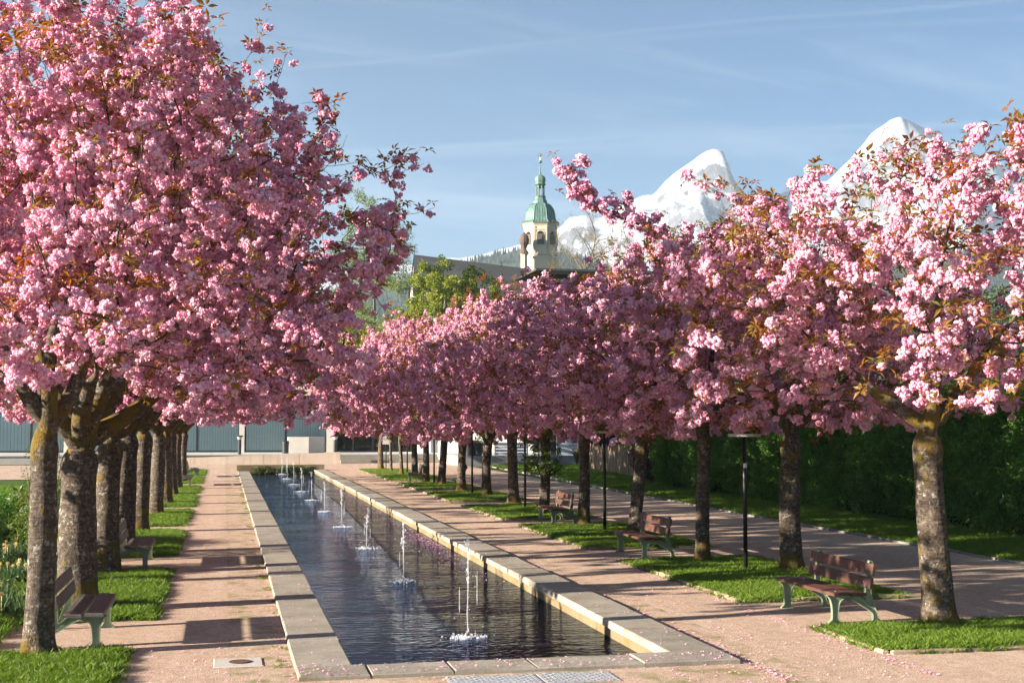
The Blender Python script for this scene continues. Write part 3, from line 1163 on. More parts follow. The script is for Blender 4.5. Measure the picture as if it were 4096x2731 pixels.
RI = [(15.0, 16.95), (19.75, 25.95), (28.65, 35.5), (37.75, 44.2), (46.7, 53.2), (55.4, 61.4), (63.9, 71.0), (72.6, 80.2)]
RX0, RX1 = 7.97, 10.75
RN = ['nearest lawn patch under the rightmost cherry tree', 'lawn patch with the nearest round lamp behind the nearest right bench', 'lawn patch behind the second right bench', 'lawn patch with the third lamp behind the third right bench',
      'fifth lawn patch of the right row from the front', 'sixth lawn patch of the right row from the front', 'seventh lawn patch of the right row beside the far bench', 'last lawn patch of the right row near the steps']
for i, (a, b_) in enumerate(RI):
    island('lawn_patch', RX0, RX1 + (2.2 if i == 0 else 0), a, b_, RN[i], (330, 300, 200, 130, 90, 70, 60, 50)[i], True, i < 4, .03)
LI = [(14.0, 17.1), (19.8, 26.15), (28.9, 35.7), (37.4, 44.0), (45.9, 53.2), (54.6, 60.6), (63.3, 70.7), (72.3, 81.5)]
LN = ['nearest lawn patch round the pale front trunk on the left', 'lawn patch behind the nearest left bench', 'lawn patch behind the second left bench', 'fourth lawn patch of the left row from the front', 'fifth lawn patch of the left row from the front',
      'sixth lawn patch of the left row from the front', 'seventh lawn patch of the left row from the front', 'last lawn patch of the left row near the ramp']
for i, (a, b_) in enumerate(LI):
    island('lawn_patch', -3.4, -1.02 + (-.15 if i == 0 else 0), a, b_, LN[i], (330, 300, 190, 120, 90, 70, 60, 50)[i], False, False, .05)

# wide path on the right ends at a lawn strip with a kerb, then the hedge
rl = link('right_lawn', None)
tag(rl, 'lawn strip between the wide gravel path and the tall hedge', kind='structure')


def kx(y):                                     # kerb line of the wide path
    return 15.55 + max(0, (y - 36)) * 0.028


b = MB()
ys = [10, 20, 28, 36, 46, 56, 66, 76, 84, 92]
vs = []
for y in ys:
    vs += [(kx(y) + .06, y, .012), (40.0, y, .05)]
b.add(vs, [(2 * i, 2 * i + 1, 2 * i + 3, 2 * i + 2) for i in range(len(ys) - 1)])
b.build('turf', M['lawn'], rl, recalc=False)
pp = []
for y0_, y1_, dn in ((18, 30, 110), (30, 45, 80), (45, 60, 45), (60, 86, 28)):
    q = grass_points(0, 3.6 if y0_ < 60 else 9, y0_, y1_, dn, .02)
    q[:, 0] += 15.62 + np.maximum(0, q[:, 1] - 36) * .028
    pp.append(q)
grass_obj('grass', np.concatenate(pp), None, rl, None, .8, 1.7)
y = 12.0
mb = MB()
while y < 84:
    l = 0.98
    m_ = MB() if y < 60 else mb
    m_.chbox(-.05, .05, .005, l - .005, -.04, .05 + random.uniform(-.01, .012), .012, .006)
    if y < 60:
        m_.build('kerb_stone', M['kerb'], rl, loc=(kx(y), y, 0))
    else:
        m_.v[-12:] = [(p[0] + kx(y), p[1] + y, p[2]) for p in m_.v[-12:]]
    y += 1.0
o = mb.build('kerb_stones', M['kerb'], rl)
o['kind'] = 'stuff'

# lawn, gravel strip and flower bed on the left
ll = link('left_lawn', None)
tag(ll, 'sunlit lawn on the left beyond the flower bed', kind='structure')
sheet('turf', M['lawn'], [(-40, -3.6, 34, 66)], .012, None, None, ll)
q = grass_points(-9.5, -3.6, 34, 62, 30, .02)
grass_obj('grass', q, None, ll, None, .8, 1.5)
tag(sheet('flower_bed', M['soil'], [(-9, -3.42, 12, 33.6)], .02, 'planted bed left of the front cherry trees'), kind='structure')
n = 3000
P = np.stack([rng.uniform(-6.4, -2.75, n), rng.uniform(16.5, 32, n), np.full(n, .02)], 1)
o = grass_obj('bed_plants', P, 'low green ground cover filling the flower bed on the left', None, C_LONG, .6, 1.3)
n = 700
P = np.stack([rng.uniform(-6.4, -3.0, n), rng.uniform(18, 31, n), rng.uniform(.04, .25, n)], 1)
o = scatter('bed_leaves', C_TWIGLEAF, point_mesh('bed_leaf_points', P, rand_rot(n), rng.uniform(.8, 1.9, n), rng.integers(0, 3, n)))
tag(o, 'leafy perennials growing in the flower bed on the left')

# ------------------------------------------------------------------ buildings at the far end
FY = 102.0
TER = 0.62
hall = thing('glass_hall', 'flat roofed pale concrete hall with tall windows at the far end of the pool', 'building', (0, FY, 0), R(-8))


def hx(px):
    return at(px, 1700, FY).x


def hz(py):
    return at(1200, py, FY).z


zs, zt, zl, zp = TER + .05, hz(1624), hz(1582), hz(1528)
b = MB()
b.box(-34, hx(1337), 0.15, .6, zl, zp)
b.box(-34, hx(1337), .12, .15, zp - .12, zp + .04)
b.box(hx(1337), 34, 0.55, 1.0, zl - .4, zp + .3)
b.build('fascia', M['concrete'], hall)
b = MB()
b.box(-34.2, 34, -.25, 14, zp + .04, zp + .25)
b.build('roof', M['grey_wall'], hall)
b = MB()
b.box(-34, 24, 2.6, 2.9, 0, zl)
b.build('back_wall', M['interior'], hall)
colx = [(-34, -33.4), (hx(240), hx(262)), (hx(958), hx(979)), (hx(1306), hx(1334))]
for x0, x1 in colx:
    b = MB()
    b.box(x0, x1, -.05, .5, TER, zl)
    b.build('column', M['concrete'], hall)


def window_bay(x0, x1, n, mat_in, pitch, transom=True):
    """one glazed bay: frame bars, panes and the blind slats behind"""
    fr = MB()
    fr.box(x0, x1, .05, .15, zs - .05, zs + .06)
    fr.box(x0, x1, .05, .15, zl - .1, zl)
    if transom:
        fr.box(x0 + .03, x1 - .03, .06, .14, zt - .06, zt + .07)
    for i in range(n + 1):
        x = x0 + (x1 - x0) * i / n
        fr.box(x - .07, x + .07, .04, .16, zs + .06, zl - .1)
    f = fr.build('window', M['frame'], hall)
    for i in range(n):
        xa, xb = x0 + (x1 - x0) * i / n + .07, x0 + (x1 - x0) * (i + 1) / n - .07
        p_ = MB()
        p_.box(xa, xb, .09, .1, zs + .06, zl - .1)
        p_.build('pane', M['glass'], f)
    if mat_in:
        sl_ = MB()
        x = x0 + .1
        while x < x1 - .15:
            sl_.box(x, x + pitch * .95, .16, .165, zs + .08, zt - .05, rot=Matrix.Rotation(random.uniform(-.10, -.02), 3, 'Z'))
            x += pitch
        o = sl_.build('blind_slats', mat_in, f)
        o['kind'] = 'stuff'
    return f


window_bay(hx(262), hx(958), 4, M['blind'], .20)
window_bay(hx(979), hx(1306), 2, M['blind'], .20)
window_bay(-33.4, hx(240), 9, M['blind'], .26, True)
window_bay(hx(1334), hx(1640), 4, None, .2, True)
# white block to the right of the entrance
wb = thing('white_building', 'white rendered wall behind the terrace at the far right end', 'building', (0, 99, 0), R(-6))
b = MB()
b.box(at(1668, 1700, 99).x, at(2110, 1700, 99).x, 0, 12, .0, 5.6)
b.build('wall', M['white_wall'], wb)
b = MB()
b.box(at(1668, 1700, 99).x - .3, at(2110, 1700, 99).x + .3, -.4, 12.3, 5.6, 5.9)
b.build('roof', M['grey_wall'], wb)
b = MB()
b.box(at(1715, 1700, 99).x, at(1730, 1700, 99).x, -.06, -.003, .65, 4.2)
b.build('downpipe', M['steel'], wb)

# terrace, ramp, steps
ter = thing('terrace', 'pale paved terrace platform in front of the glass hall', 'terrace', (0, 0, 0))
b = MB()
b.box(-34, 8.0, 95, FY + 5.1, 0, TER - .07)
b.box(8.0, 15.1, 95.6, FY + .1, 0, TER - .07)
b.box(15.1, 31, 86.2, FY + .1, 0, TER - .07)
b.build('base', M['concrete'], ter)
pv = 0
for x in np.arange(-12, 8.0, 1.6):
    for y0_, y1_ in ((94.93, 97.3), (97.3, 99.6), (99.6, FY + 2.2)):
        b = MB()
        b.box(x + .01, min(x + 1.6, 8.0) - .01, y0_ + .01, y1_ - .01, TER - .07, TER + random.uniform(-.003, .003))
        b.build('paving_slab', M['paving'], ter)
b = MB()
for r_ in ((-34, -12, 94.93, FY + 5), (8.0, 15.1, 95.55, FY - .1), (15.15, 31, 86.25, FY - 3)):
    b = MB()
    b.box(*r_, TER - .07, TER)
    b.build('paving', M['paving'], ter)
for i in range(3):
    b = MB()
    y0_ = 93.7 + i * .62
    b.box(8.05, 15.1, y0_, 95.58, [0, .21, .41][i], [.205, .405, .55][i])
    b.build('step', M['step_stone'], ter)
b = MB()
b.box(15.12, 31, 86.0, 86.2, -.05, TER + .02)
b.build('retaining_wall', M['grey_wall'], ter)
rp = thing('ramp_wall', 'low wedge shaped concrete ramp wall in front of the terrace', 'wall', (0, 93.2, 0), R(-5))
rx0, rx1 = -12.0, 7.62
b = MB()
zt0, zt1 = .12, at(1300, 1500 + 905 / 2.94, 93.2).z
segs = 8
for i in range(segs):
    xa, xb = rx0 + (rx1 - rx0) * i / segs, rx0 + (rx1 - rx0) * (i + 1) / segs
    za, zb = zt0 + (zt1 - zt0) * i / segs, zt0 + (zt1 - zt0) * (i + 1) / segs
    q_ = MB()
    q_.prism([(xa + .008, 0), (xb - .008, 0), (xb - .008, zb), (xa + .008, za)], -.12, .12)
    q_.build('wall_panel', M['ramp_concrete'], rp)
b = MB()
b.box(rx1, rx1 + .32, -.2, .2, 0, zt1 + .02)
b.build('end_pier', M['ramp_concrete'], rp)

# concrete box and bin on the terrace
cb_ = thing('concrete_planter', 'big pale concrete trough standing on the terrace by the window', 'planter', (0, 98.5, TER))
xa, xb = at(1152, 1800, 98.5).x, at(1300, 1800, 98.5).x
b = MB()
ztop = at(1200, 1747, 98.5).z - TER
xm = xa + (xb - xa) * .55
b.prism([(xa, 0), (xm, -.25), (xb, .5), (xb, 1.2), (xa, 1.0)], 0.0, ztop, 'xy')
b.build('trough', M['concrete'], cb_)
tb = thing('litter_bin', 'slim black litter bin beside the concrete trough', 'bin', (at(1141, 1800, 97.6).x, 97.6, TER))
b = MB()
hb = at(1141, 1762, 97.6).z - TER
b.lathe([(.24, 0), (.25, hb * .62), (.25, hb * .7)], 16)
b.build('body', M['planter'], tb)
b = MB()
b.lathe([(.27, hb * .7), (.27, hb * .95), (.2, hb)], 16)
b.build('lid', M['planter'], tb)
for px, lb in ((958, 'bollard light on the terrace edge left of the concrete trough'), (1337, 'bollard light at the top of the ramp beside the steps')):
    Yb = 95.15 if px < 1000 else 93.9
    p0 = at(px, 1815, Yb)
    zb_ = TER if px < 1000 else zt1
    h_ = at(px, 1741, Yb).z - zb_
    bl = thing('bollard_light', lb, 'bollard', (p0.x, Yb if px < 1000 else 93.2, zb_), 0, 'bollard lights by the terrace')
    b = MB()
    b.lathe([(.12, 0), (.12, h_ - .28)], 14)
    b.build('post', M['planter'], bl)
    b = MB()
    b.lathe([(.12, h_ - .28), (.20, h_ - .08)], 14)
    b.build('lens', M['lamp_ring'], bl)
    b = MB()
    b.lathe([(.24, h_ - .08), (.25, h_)], 14)
    b.build('cap', M['lamp_black'], bl)

# glass and metal screen, planters and chairs on the right terrace
for px0, px1, lb in ((1980, 2042, 'left frosted screen on the terrace wall'), (2048, 2110, 'frosted screen left of the dark pillar'), (2228, 2312, 'frosted screen right of the dark pillar in front of chairs')):
    f = thing('terrace_screen', lb, 'screen', (0, 86.35, TER), 0, 'frosted terrace screens')
    xa, xb = at(px0, 1800, 86.35).x, at(px1, 1800, 86.35).x
    h_ = at(px0, 1772, 86.35).z - TER
    nb = 4
    for i in range(nb):
        b = MB()
        b.box(xa + .05, xb - .05, -.01, .01, h_ * i / nb + .06, h_ * (i + 1) / nb + .03)
        b.build('panel', M['screen'], f)
    for x in (xa, xb):
        b = MB()
        b.box(x - .035, x + .035, -.04, .04, 0, h_ + .75)
        b.build('post', M['steel'], f)
pl_ = thing('dark_pillar', 'dark square pillar between the terrace screens', 'pillar', (at(2214, 1800, 87.5).x, 87.5, TER))
b = MB()
b.box(-.28, .28, -.28, .28, 0, 3.4)
b.chbox(-.34, .34, -.34, .34, 3.4, 3.6, .03)
b.box(-.33, .33, -.33, .33, 0, .12)
b.build('shaft', M['planter'], pl_)
for px, lb in ((1910, 'charcoal tub planter with clipped plant on the right terrace'), (1878, 'charcoal tub planter half hidden behind a trunk')):
    f = thing('tub_planter', lb, 'planter', (at(px, 1820, 87.4).x, 87.4, TER), 0, 'charcoal tub planters')
    b = MB()
    b.lathe([(.30, 0), (.46, .80), (.48, .86), (.42, .86), (.40, .78)], 20)
    b.build('tub', M['planter'], f)
    n = 60
    scatter('foliage', C_BOX, point_mesh('tub_points', np.stack([rng.uniform(-.34, .34, n), rng.uniform(-.34, .34, n), rng.uniform(.80, .98, n)], 1), rand_rot(n), rng.uniform(.7, 1.1, n), rng.integers(0, 4, n)), f)
for i, (px, mt, lb) in enumerate(((2262, 'black_chair', 'black stacking chair on the terrace behind the screen'), (2285, 'rattan', 'pale woven chair on the terrace behind the screen'))):
    f = thing('terrace_chair', lb, 'chair', (at(px, 1800, 89).x, 89, TER), 0.5 * i, 'chairs on the right terrace')
    b = MB()
    b.chbox(-.28, .28, -.28, .28, .42, .48, .02)
    b.build('seat', M[mt], f)
    b = MB()
    b.prism([(-.28, .5), (.28, .5), (.26, 1.05), (.2, 1.1), (-.2, 1.1), (-.26, 1.05)], .24, .29)
    b.build('backrest', M[mt], f)
    for sx in (-.25, .25):
        for sy in (-.25, .25):
            b = MB()
            b.tube([(sx, sy, 0), (sx, sy, .43)], .02, 6)
            b.build('leg', M[mt], f)
        b = MB()
        b.tube([(sx, .25, .68), (sx, -.25, .68), (sx, -.25, .44)], .02, 6)
        b.build('armrest', M[mt], f)

# palisade, shrubs behind it
pf = thing('palisade_fence', 'weathered upright board fence on the far right lawn before the hedge', 'fence', (0, 0, 0))
p0, p1 = Vector((21.75, 78.0, 0)), Vector((20.6, 63.0, 0))
nb = 62
for i in range(nb):
    q_ = p0.lerp(p1, i / (nb - 1))
    b = MB()
    h_ = 1.55 + random.uniform(-.10, .10)
    wd = .085 + random.uniform(-.02, .02)
    b.prism([(-wd, 0), (wd, 0), (wd * .9, h_ - .05), (random.uniform(-.02, .02), h_), (-wd * .9, h_ - .06)], -.015, .015, 'yz')
    b.build('board', M['palisade'], pf, loc=q_ + Vector((random.uniform(-.03, .03), 0, 0)))
b = MB()
for z in (.45, 1.2):
    b.tube([p0 + Vector((.05, 0, z)), p1 + Vector((.05, 0, z))], .03, 5)
b.build('rail', M['palisade'], pf)

# ------------------------------------------------------------------ tall hedge on the right
hd = thing('hedge', 'tall dense dark green hedge along the right side of the park', 'hedge', (0, 0, 0))
HX = 18.75
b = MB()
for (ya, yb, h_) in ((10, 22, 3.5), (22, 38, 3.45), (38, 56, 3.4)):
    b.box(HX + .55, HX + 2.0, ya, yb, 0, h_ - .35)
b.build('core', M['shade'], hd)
P = []
n = 9000
yy = rng.uniform(12, 56.5, n)
zz_ = rng.uniform(0.05, 1.0, n) ** 0.9 * 3.7
bulge = np.array([mnoise.noise(Vector((0.35 * a, 0.6 * c, 3.1))) for a, c in zip(yy, zz_)])
xx = HX + .18 + .45 * bulge + rng.uniform(-.22, .25, n) + np.abs(zz_ - 1.2) * .06
P.append(np.stack([xx, yy, zz_], 1))
n = 2600
yy = rng.uniform(12, 56.5, n)
top = 3.55 + .35 * np.array([mnoise.noise(Vector((.5 * a, 0, 9.1))) for a in yy])
P.append(np.stack([rng.uniform(HX, HX + 2.2, n), yy, top + rng.uniform(-.3, .25, n)], 1))
P = np.concatenate(P)
n = len(P)
n = 900
ys_ = rng.uniform(12, 56.5, n)
zs_ = np.where(rng.uniform(size=n) < .45, rng.uniform(.05, .7, n), rng.uniform(.7, 3.8, n))
ks_ = np.array([mnoise.noise(Vector((a_ * .5, c_ * .8, 7))) for a_, c_ in zip(ys_, zs_)])
Q = np.stack([HX - .02 + rng.uniform(-.15, .1, n) + np.abs(zs_ - 1.2) * .06, ys_, zs_], 1)[ks_ > .0]
scatter('young_shoots', C_SHOOT, point_mesh('shoot_points', Q, rand_rot(len(Q)), rng.uniform(.8, 1.6, len(Q)), rng.integers(0, 3, len(Q))), hd)
n = len(P)
scatter('foliage', C_HEDGE, point_mesh('hedge_points', P, rand_rot(n), rng.uniform(.7, 1.35, n), rng.integers(0, 5, n)), hd)
rs = thing('red_shrub', 'dark reddish shrub at the end of the hedge beside the board fence', 'shrub', (20.2, 59.5, 0))
n = 420
a = rng.normal(size=(n, 3))
a /= np.linalg.norm(a, axis=1)[:, None]
P = a * rng.uniform(.5, 1, n)[:, None] ** .5 * np.array([1.3, 2.4, 1.5]) + np.array([0, 0, 1.35])
scatter('foliage', C_RED, point_mesh('red_points', P, rand_rot(n), rng.uniform(.9, 1.8, n), rng.integers(0, 3, n)), rs)
b = MB()
for i in range(9):
    a_ = rng.uniform(0, 6.28)
    b.tube([(0, 0, 0), (.4 * math.cos(a_), .6 * math.sin(a_), .8), (.9 * math.cos(a_), 1.5 * math.sin(a_), 1.8)], [.03, .02, .008], 5)
b.build('stems', M['twig'], rs)


def bush(name, label, loc, rx, ry, h, coll, n, sc, stems=6, nv=4):
    t_ = thing(name, label, 'shrub', loc)
    a = rng.normal(size=(n, 3))
    a /= np.linalg.norm(a, axis=1)[:, None]
    P = a * (rng.uniform(.25, 1, n)[:, None] ** .45) * np.array([rx, ry, h * .5]) + np.array([0, 0, h * .52])
    P *= 1 + .12 * rng.normal(size=(n, 1))
    P[:, 2] = np.maximum(P[:, 2], .06)
    scatter('foliage', coll, point_mesh('bush_points', P, rand_rot(n), rng.uniform(.7, 1.3, n) * sc, rng.integers(0, nv, n)), t_)
    b = MB()
    for i in range(stems):
        a_ = rng.uniform(0, 6.28)
        b.tube([(0, 0, -.05), (rx * .3 * math.cos(a_), ry * .3 * math.sin(a_), h * .4), (rx * .7 * math.cos(a_), ry * .7 * math.sin(a_), h * .85)], [.03, .02, .006], 5)
    b.build('stems', M['twig'], t_)
    return t_


bush('green_shrub', 'fresh green shrub behind the board fence', (24.6, 74, 0), 2.4, 4.0, 3.4, C_MAPLE, 150, .55)
bush('green_shrub', 'dark green shrub right of the board fence above the lawn', (23.4, 62, 0), 2.4, 3.4, 3.9, C_HEDGE, 420, 1.3, nv=5)
bush('box_shrub', 'dark clipped box shrub left of the front trunk', (-5.0, 31.5, 0), 1.3, 1.6, 1.15, C_BOX, 900, 1.25)
bush('box_shrub', 'small dark evergreen shrub at the left picture edge behind the daffodils', (-4.7, 26.0, 0), .7, 1.1, 1.25, C_BOX, 500, 1.2)
bush('green_shrub', 'leafy light green shrub between the two front trunks on the left', (-3.7, 29.0, 0), .55, .9, 1.5, C_SPROUT, 330, .9, nv=3)
gr_ = thing('ornamental_grass', 'dry arching ornamental grass beside the right terrace', 'grass plant', (at(2305, 1830, 85).x, 84.8, 0.03))
b = MB()
for i in range(70):
    a_ = rng.uniform(0, 6.28)
    l = rng.uniform(.8, 1.5)
    r_ = rng.uniform(.3, 1.0)
    b.tube([(0, 0, 0), (r_ * .3 * math.cos(a_), r_ * .3 * math.sin(a_), l * .7), (r_ * .7 * math.cos(a_), r_ * .7 * math.sin(a_), l), (r_ * 1.1 * math.cos(a_), r_ * 1.1 * math.sin(a_), l * .85)], [.012, .01, .008, .003], 3)
b.build('blades', M['bud_leaf'], gr_)

# whippy shrub behind the first trunk
ws = thing('whippy_shrub', 'upright twiggy shrub with young leaves between the two front trunks', 'shrub', (-3.05, 24.3, 0))
b = MB()
LP = []
for i in range(34):
    a_ = rng.uniform(0, 6.28)
    h_ = rng.uniform(1.2, 2.5)
    sp_ = rng.uniform(.1, .5)
    pth = [Vector((.10 * math.cos(a_), .10 * math.sin(a_), 0))]
    for j in range(1, 6):
        f_ = j / 5
        pth.append(Vector((sp_ * f_ * math.cos(a_) + rng.normal() * .03, sp_ * f_ * math.sin(a_) + rng.normal() * .03, h_ * f_)))
    b.tube(pth, [.012, .011, .009, .007, .005, .003], 5)
    for j in range(14):
        f_ = rng.uniform(.3, 1.0)
        k_ = min(4, int(f_ * 5))
        LP.append(pth[k_].lerp(pth[k_ + 1], f_ * 5 - k_) + rvec(.05))
b.build('stems', M['grey_bark'], ws)
n = len(LP)
scatter('leaves', C_TWIGLEAF, point_mesh('whip_points', LP, rand_rot(n), rng.uniform(.5, .95, n), rng.integers(0, 3, n)), ws)

# daffodils
DG = 'daffodils in the left flower bed'
ORD = 'first second third fourth fifth sixth seventh eighth ninth tenth eleventh twelfth thirteenth fourteenth fifteenth sixteenth'.split()
DY = np.sort(rng.uniform(19.5, 29, 16))
for i in range(16):
    x, y = rng.uniform(-4.7, -3.15), DY[i]
    f = thing('daffodil_clump', 'daffodil clump %s from the front in the bed left of the first cherry trunk' % ORD[i], 'flowers', (x, y, .02), 0, DG)
    n = 16
    scatter('leaves', C_DAFF, point_mesh('daff_points', np.stack([rng.normal(0, .14, n), rng.normal(0, .14, n), np.zeros(n)], 1), np.stack([rng.uniform(-.15, .15, n), rng.uniform(-.15, .15, n), rng.uniform(0, 6, n)], 1), rng.uniform(.8, 1.3, n), rng.integers(0, 3, n)), f)
    for j in range(4):
        fx, fy, fz = rng.normal(0, .12), rng.normal(0, .12), rng.uniform(.34, .46)
        b = MB()
        b.tube([(fx, fy, 0), (fx, fy, fz)], .005, 4)
        d = Vector((rng.uniform(-.3, 1), -1, .1)).normalized()
        s = d.cross(Vector((0, 0, 1))).normalized()
        u = s.cross(d)
        c = Vector((fx, fy, fz))
        for q_ in range(6):
            a_ = q_ * 1.047
            t_ = s * math.cos(a_) + u * math.sin(a_)
            w_ = s * math.cos(a_ + 1.57) + u * math.sin(a_ + 1.57)
            b.add([c, c + t_ * .022 + w_ * .014, c + t_ * .042, c + t_ * .022 - w_ * .014], [(0, 1, 2, 3)])
        b.tube([c, c + d * .03], [.009, .014], 7, False)
        b.build('flower', M['daffodil_petal'], f, recalc=False)

# ================================================================== OBJECTS
# ------------------------------------------------------------------ benches
def bez(pts, n=6):
    """smooth a polyline through its points (Catmull-Rom, closed)"""
    out = []
    N_ = len(pts)
    for i in range(N_):
        p0, p1, p2, p3 = (Vector(pts[(i + k) % N_]).to_3d() for k in (-1, 0, 1, 2))
        for j in range(n):
            t = j / n
            q = 0.5 * ((2 * p1) + (p2 - p0) * t + (2 * p0 - 5 * p1 + 4 * p2 - p3) * t * t + (3 * p1 - p0 - 3 * p2 + p3) * t ** 3)
            out.append((q.x, q.y))
    return out


# side outline of the cast iron frame: x from the front foot backwards, z up
FRAME = [(-.10, 0), (-.055, .05), (-.045, .12), (-.05, .24), (-.075, .335), (-.10, .37), (-.10, .40), (.30, .395), (.36, .375), (.41, .335), (.445, .32), (.462, .35), (.462, .44), (.475, .60), (.52, .84), (.545, .855),
         (.575, .84), (.555, .66), (.545, .48), (.56, .34), (.60, .22), (.635, .13), (.65, .06), (.72, 0), (.56, 0), (.575, .05), (.57, .11), (.535, .155), (.42, .225), (.30, .30), (.20, .335), (.11, .325), (.065, .27), (.05, .18), (.045, .06), (.09, 0)]


def bench_mesh_frame():
    poly = bez(FRAME, 3)
    b = MB()
    b.prism(poly, -.012, .012)
    # raised flange round the outline
    cx = [Vector((p[0], 0, p[1])) for p in poly] + [Vector((poly[0][0], 0, poly[0][1]))]
    vs, fs = [], []
    nn = len(poly)
    for i in range(nn):
        p, a_, c = Vector(poly[i]), Vector(poly[i - 1]), Vector(poly[(i + 1) % nn])
        t = (c - a_).normalized() if (c - a_).length > 1e-6 else Vector((1, 0))
        nrm = Vector((-t.y, t.x))
        o_ = p + nrm * 0.003
        i_ = p - nrm * 0.007
        vs += [(o_.x, -.030, o_.y), (o_.x, .030, o_.y), (i_.x, .030, i_.y), (i_.x, -.030, i_.y)]
    for i in range(nn):
        j = (i + 1) % nn
        for k in range(4):
            l = (k + 1) % 4
            fs.append((i * 4 + k, j * 4 + k, j * 4 + l, i * 4 + l))
    b.add(vs, fs)
    return b.mesh('bench_frame', M['iron'], recalc=True)


def text_mesh(body, size, ext):
    cu = D.curves.new('lettering', 'FONT')
    cu.body = body
    cu.size = size
    cu.extrude = ext
    cu.align_x = 'CENTER'
    cu.resolution_u = 2
    o = D.objects.new('tmp_text', cu)
    COL.objects.link(o)
    bpy.context.view_layer.update()
    dg = bpy.context.evaluated_depsgraph_get()
    me = D.meshes.new_from_object(o.evaluated_get(dg))
    D.objects.remove(o)
    D.curves.remove(cu)
    return me


FR_ME = bench_mesh_frame()
TXT = [text_mesh('SPECKER', .050, .004), text_mesh('NÜRNBERG', .043, .004)]
for t_ in TXT:
    t_.materials.clear()
    t_.materials.append(M['iron'])


def plank(lx, ly, lz, ch=.012):
    b = MB()
    b.chbox(-lx / 2, lx / 2, -ly / 2, ly / 2, -lz / 2, lz / 2, ch, .0015)
    return b


def make_bench(label, loc, rz, wood, group):
    t_ = thing('park_bench', label, 'bench', loc, rz, group)
    for s in (-1, 1):
        f = link('side_frame', FR_ME, t_, (0, s * .81, 0))
        for k, me in enumerate(TXT):
            for side in (-1, 1):
                o = link('lettering', me, f)
                a_ = R(-35)
                # letters run along the sloping stay, on both faces of the frame
                mid = Vector((.485 - k * .035, 0, .268 - k * .050))
                if side < 0:
                    o.matrix_local = Matrix.Translation(mid + Vector((0, -.015, 0))) @ Matrix.Rotation(R(35), 4, 'Y') @ Matrix.Rotation(R(90), 4, 'X')
                else:
                    o.matrix_local = Matrix.Translation(mid + Vector((0, .015, 0))) @ Matrix.Rotation(R(35), 4, 'Y') @ Matrix.Rotation(R(180), 4, 'Z') @ Matrix.Rotation(R(90), 4, 'X')
    # two seat planks and two back planks
    for cx, cz, tilt in ((.015, .425, -3), (.275, .418, -1.5)):
        o = plank(.225, 2.02, .042).build('seat_plank', M[wood], t_)
        o.location = (cx, 0, cz)
        o.rotation_euler = (0, R(tilt), 0)
        for yy_ in (-.81, .81):
            q_ = MB()
            q_.lathe([(.010, 0), (.009, .004), (0.003, .006)], 8, (0, yy_, .021))
            q_.build('bolt', M['bolt'], o)
    for cx, cz in ((.470, .565), (.510, .755)):
        o = plank(.036, 2.02, .155).build('back_plank', M[wood], t_)
        o.location = (cx - .004, 0, cz)
        o.rotation_euler = (0, R(11), 0)
        for yy_ in (-.81, .81):
            q_ = MB()
            q_.lathe([(.010, 0), (.009, .004), (0.003, .006)], 8, (0, 0, 0))
            bo = q_.build('bolt', M['bolt'], o)
            bo.location = (-.018, yy_, 0)
            bo.rotation_euler = (0, R(-90), 0)
    return t_


GB1, GB2 = 'benches facing the pool on the right path', 'benches facing the pool on the left path'
make_bench('nearest bench on the right with red brown planks and green iron frame', (8.42, 18.22, 0), 0, 'plank_red', GB1)
make_bench('second bench from the front on the right beside the lamp with red brown planks', (8.52, 27.2, 0), R(1), 'plank_red', GB1)
make_bench('third bench on the right in front of a mossy trunk', (8.95, 36.55, 0), R(-1), 'plank_red', GB1)
make_bench('small far bench on the right among the distant trunks', (8.65, 62.6, 0), R(-6), 'plank_grey', GB1)
make_bench('nearest bench on the left half behind the pale front trunk', (-1.53, 18.35, 0), R(180), 'plank_grey', GB2)
make_bench('second bench on the left behind the thick trunk', (-1.45, 27.55, 0), R(180), 'plank_grey', GB2)
make_bench('third bench on the left far down the path', (-1.45, 62.0, 0), R(180), 'plank_grey', GB2)
make_bench('farthest bench on the left near the ramp wall', (-1.35, 71.8, 0), R(184), 'plank_grey', GB2)

# ------------------------------------------------------------------ lamps
def make_lamp(label, x, y, sticker=False):
    t_ = thing('path_lamp', label, 'lamp', (x, y, 0), 0, 'flat drum lamps along the right path')
    b = MB()
    b.tube([(0, 0, -.05), (0, 0, 1.5), (-.012, 0, 2.56)], [.042, .038, .036], 12)
    b.build('pole', M['lamp_black'], t_, True)
    b = MB()
    b.lathe([(.02, 2.60), (.305, 2.60), (.31, 2.61), (.31, 2.735), (.295, 2.75), (.02, 2.765)], 32)
    b.build('drum', M['lamp_black'], t_)
    b = MB()
    b.lathe([(.05, 2.545), (.295, 2.545), (.308, 2.552), (.308, 2.598), (.05, 2.599)], 32)
    b.build('glass_ring', M['lamp_ring'], t_)
    if sticker:
        b = MB()
        b.lathe([(.0415, 1.955), (.0415, 2.04)], 12, cap=False)
        b.build('sticker', M['sticker'], t_)
    return t_


for i, (x, y, lb) in enumerate(((9.69, 23.78, 'nearest round drum lamp on a black pole with a white sticker'), (9.52, 32.7, 'second drum lamp beside the second right bench'), (9.62, 42.3, 'third drum lamp beside the trunk with green sprouts'),
                                (9.56, 51.4, 'fourth drum lamp between forked trunks'), (9.41, 60.1, 'fifth drum lamp before the white wall'), (10.0, 73.5, 'farthest drum lamp near the steps'))):
    make_lamp(lb, x, y, i == 0)
sg = thing('notice_sign', 'white paper notice on a thin black post before the steps', 'sign', (9.45, 78.8, 0))
b = MB()
b.tube([(0, 0, 0), (0, 0, 1.95)], .03, 8)
b.build('post', M['lamp_black'], sg)
b = MB()
b.box(-.22, .22, -.06, -.035, 1.55, 2.35)
b.build('panel', M['sticker'], sg)

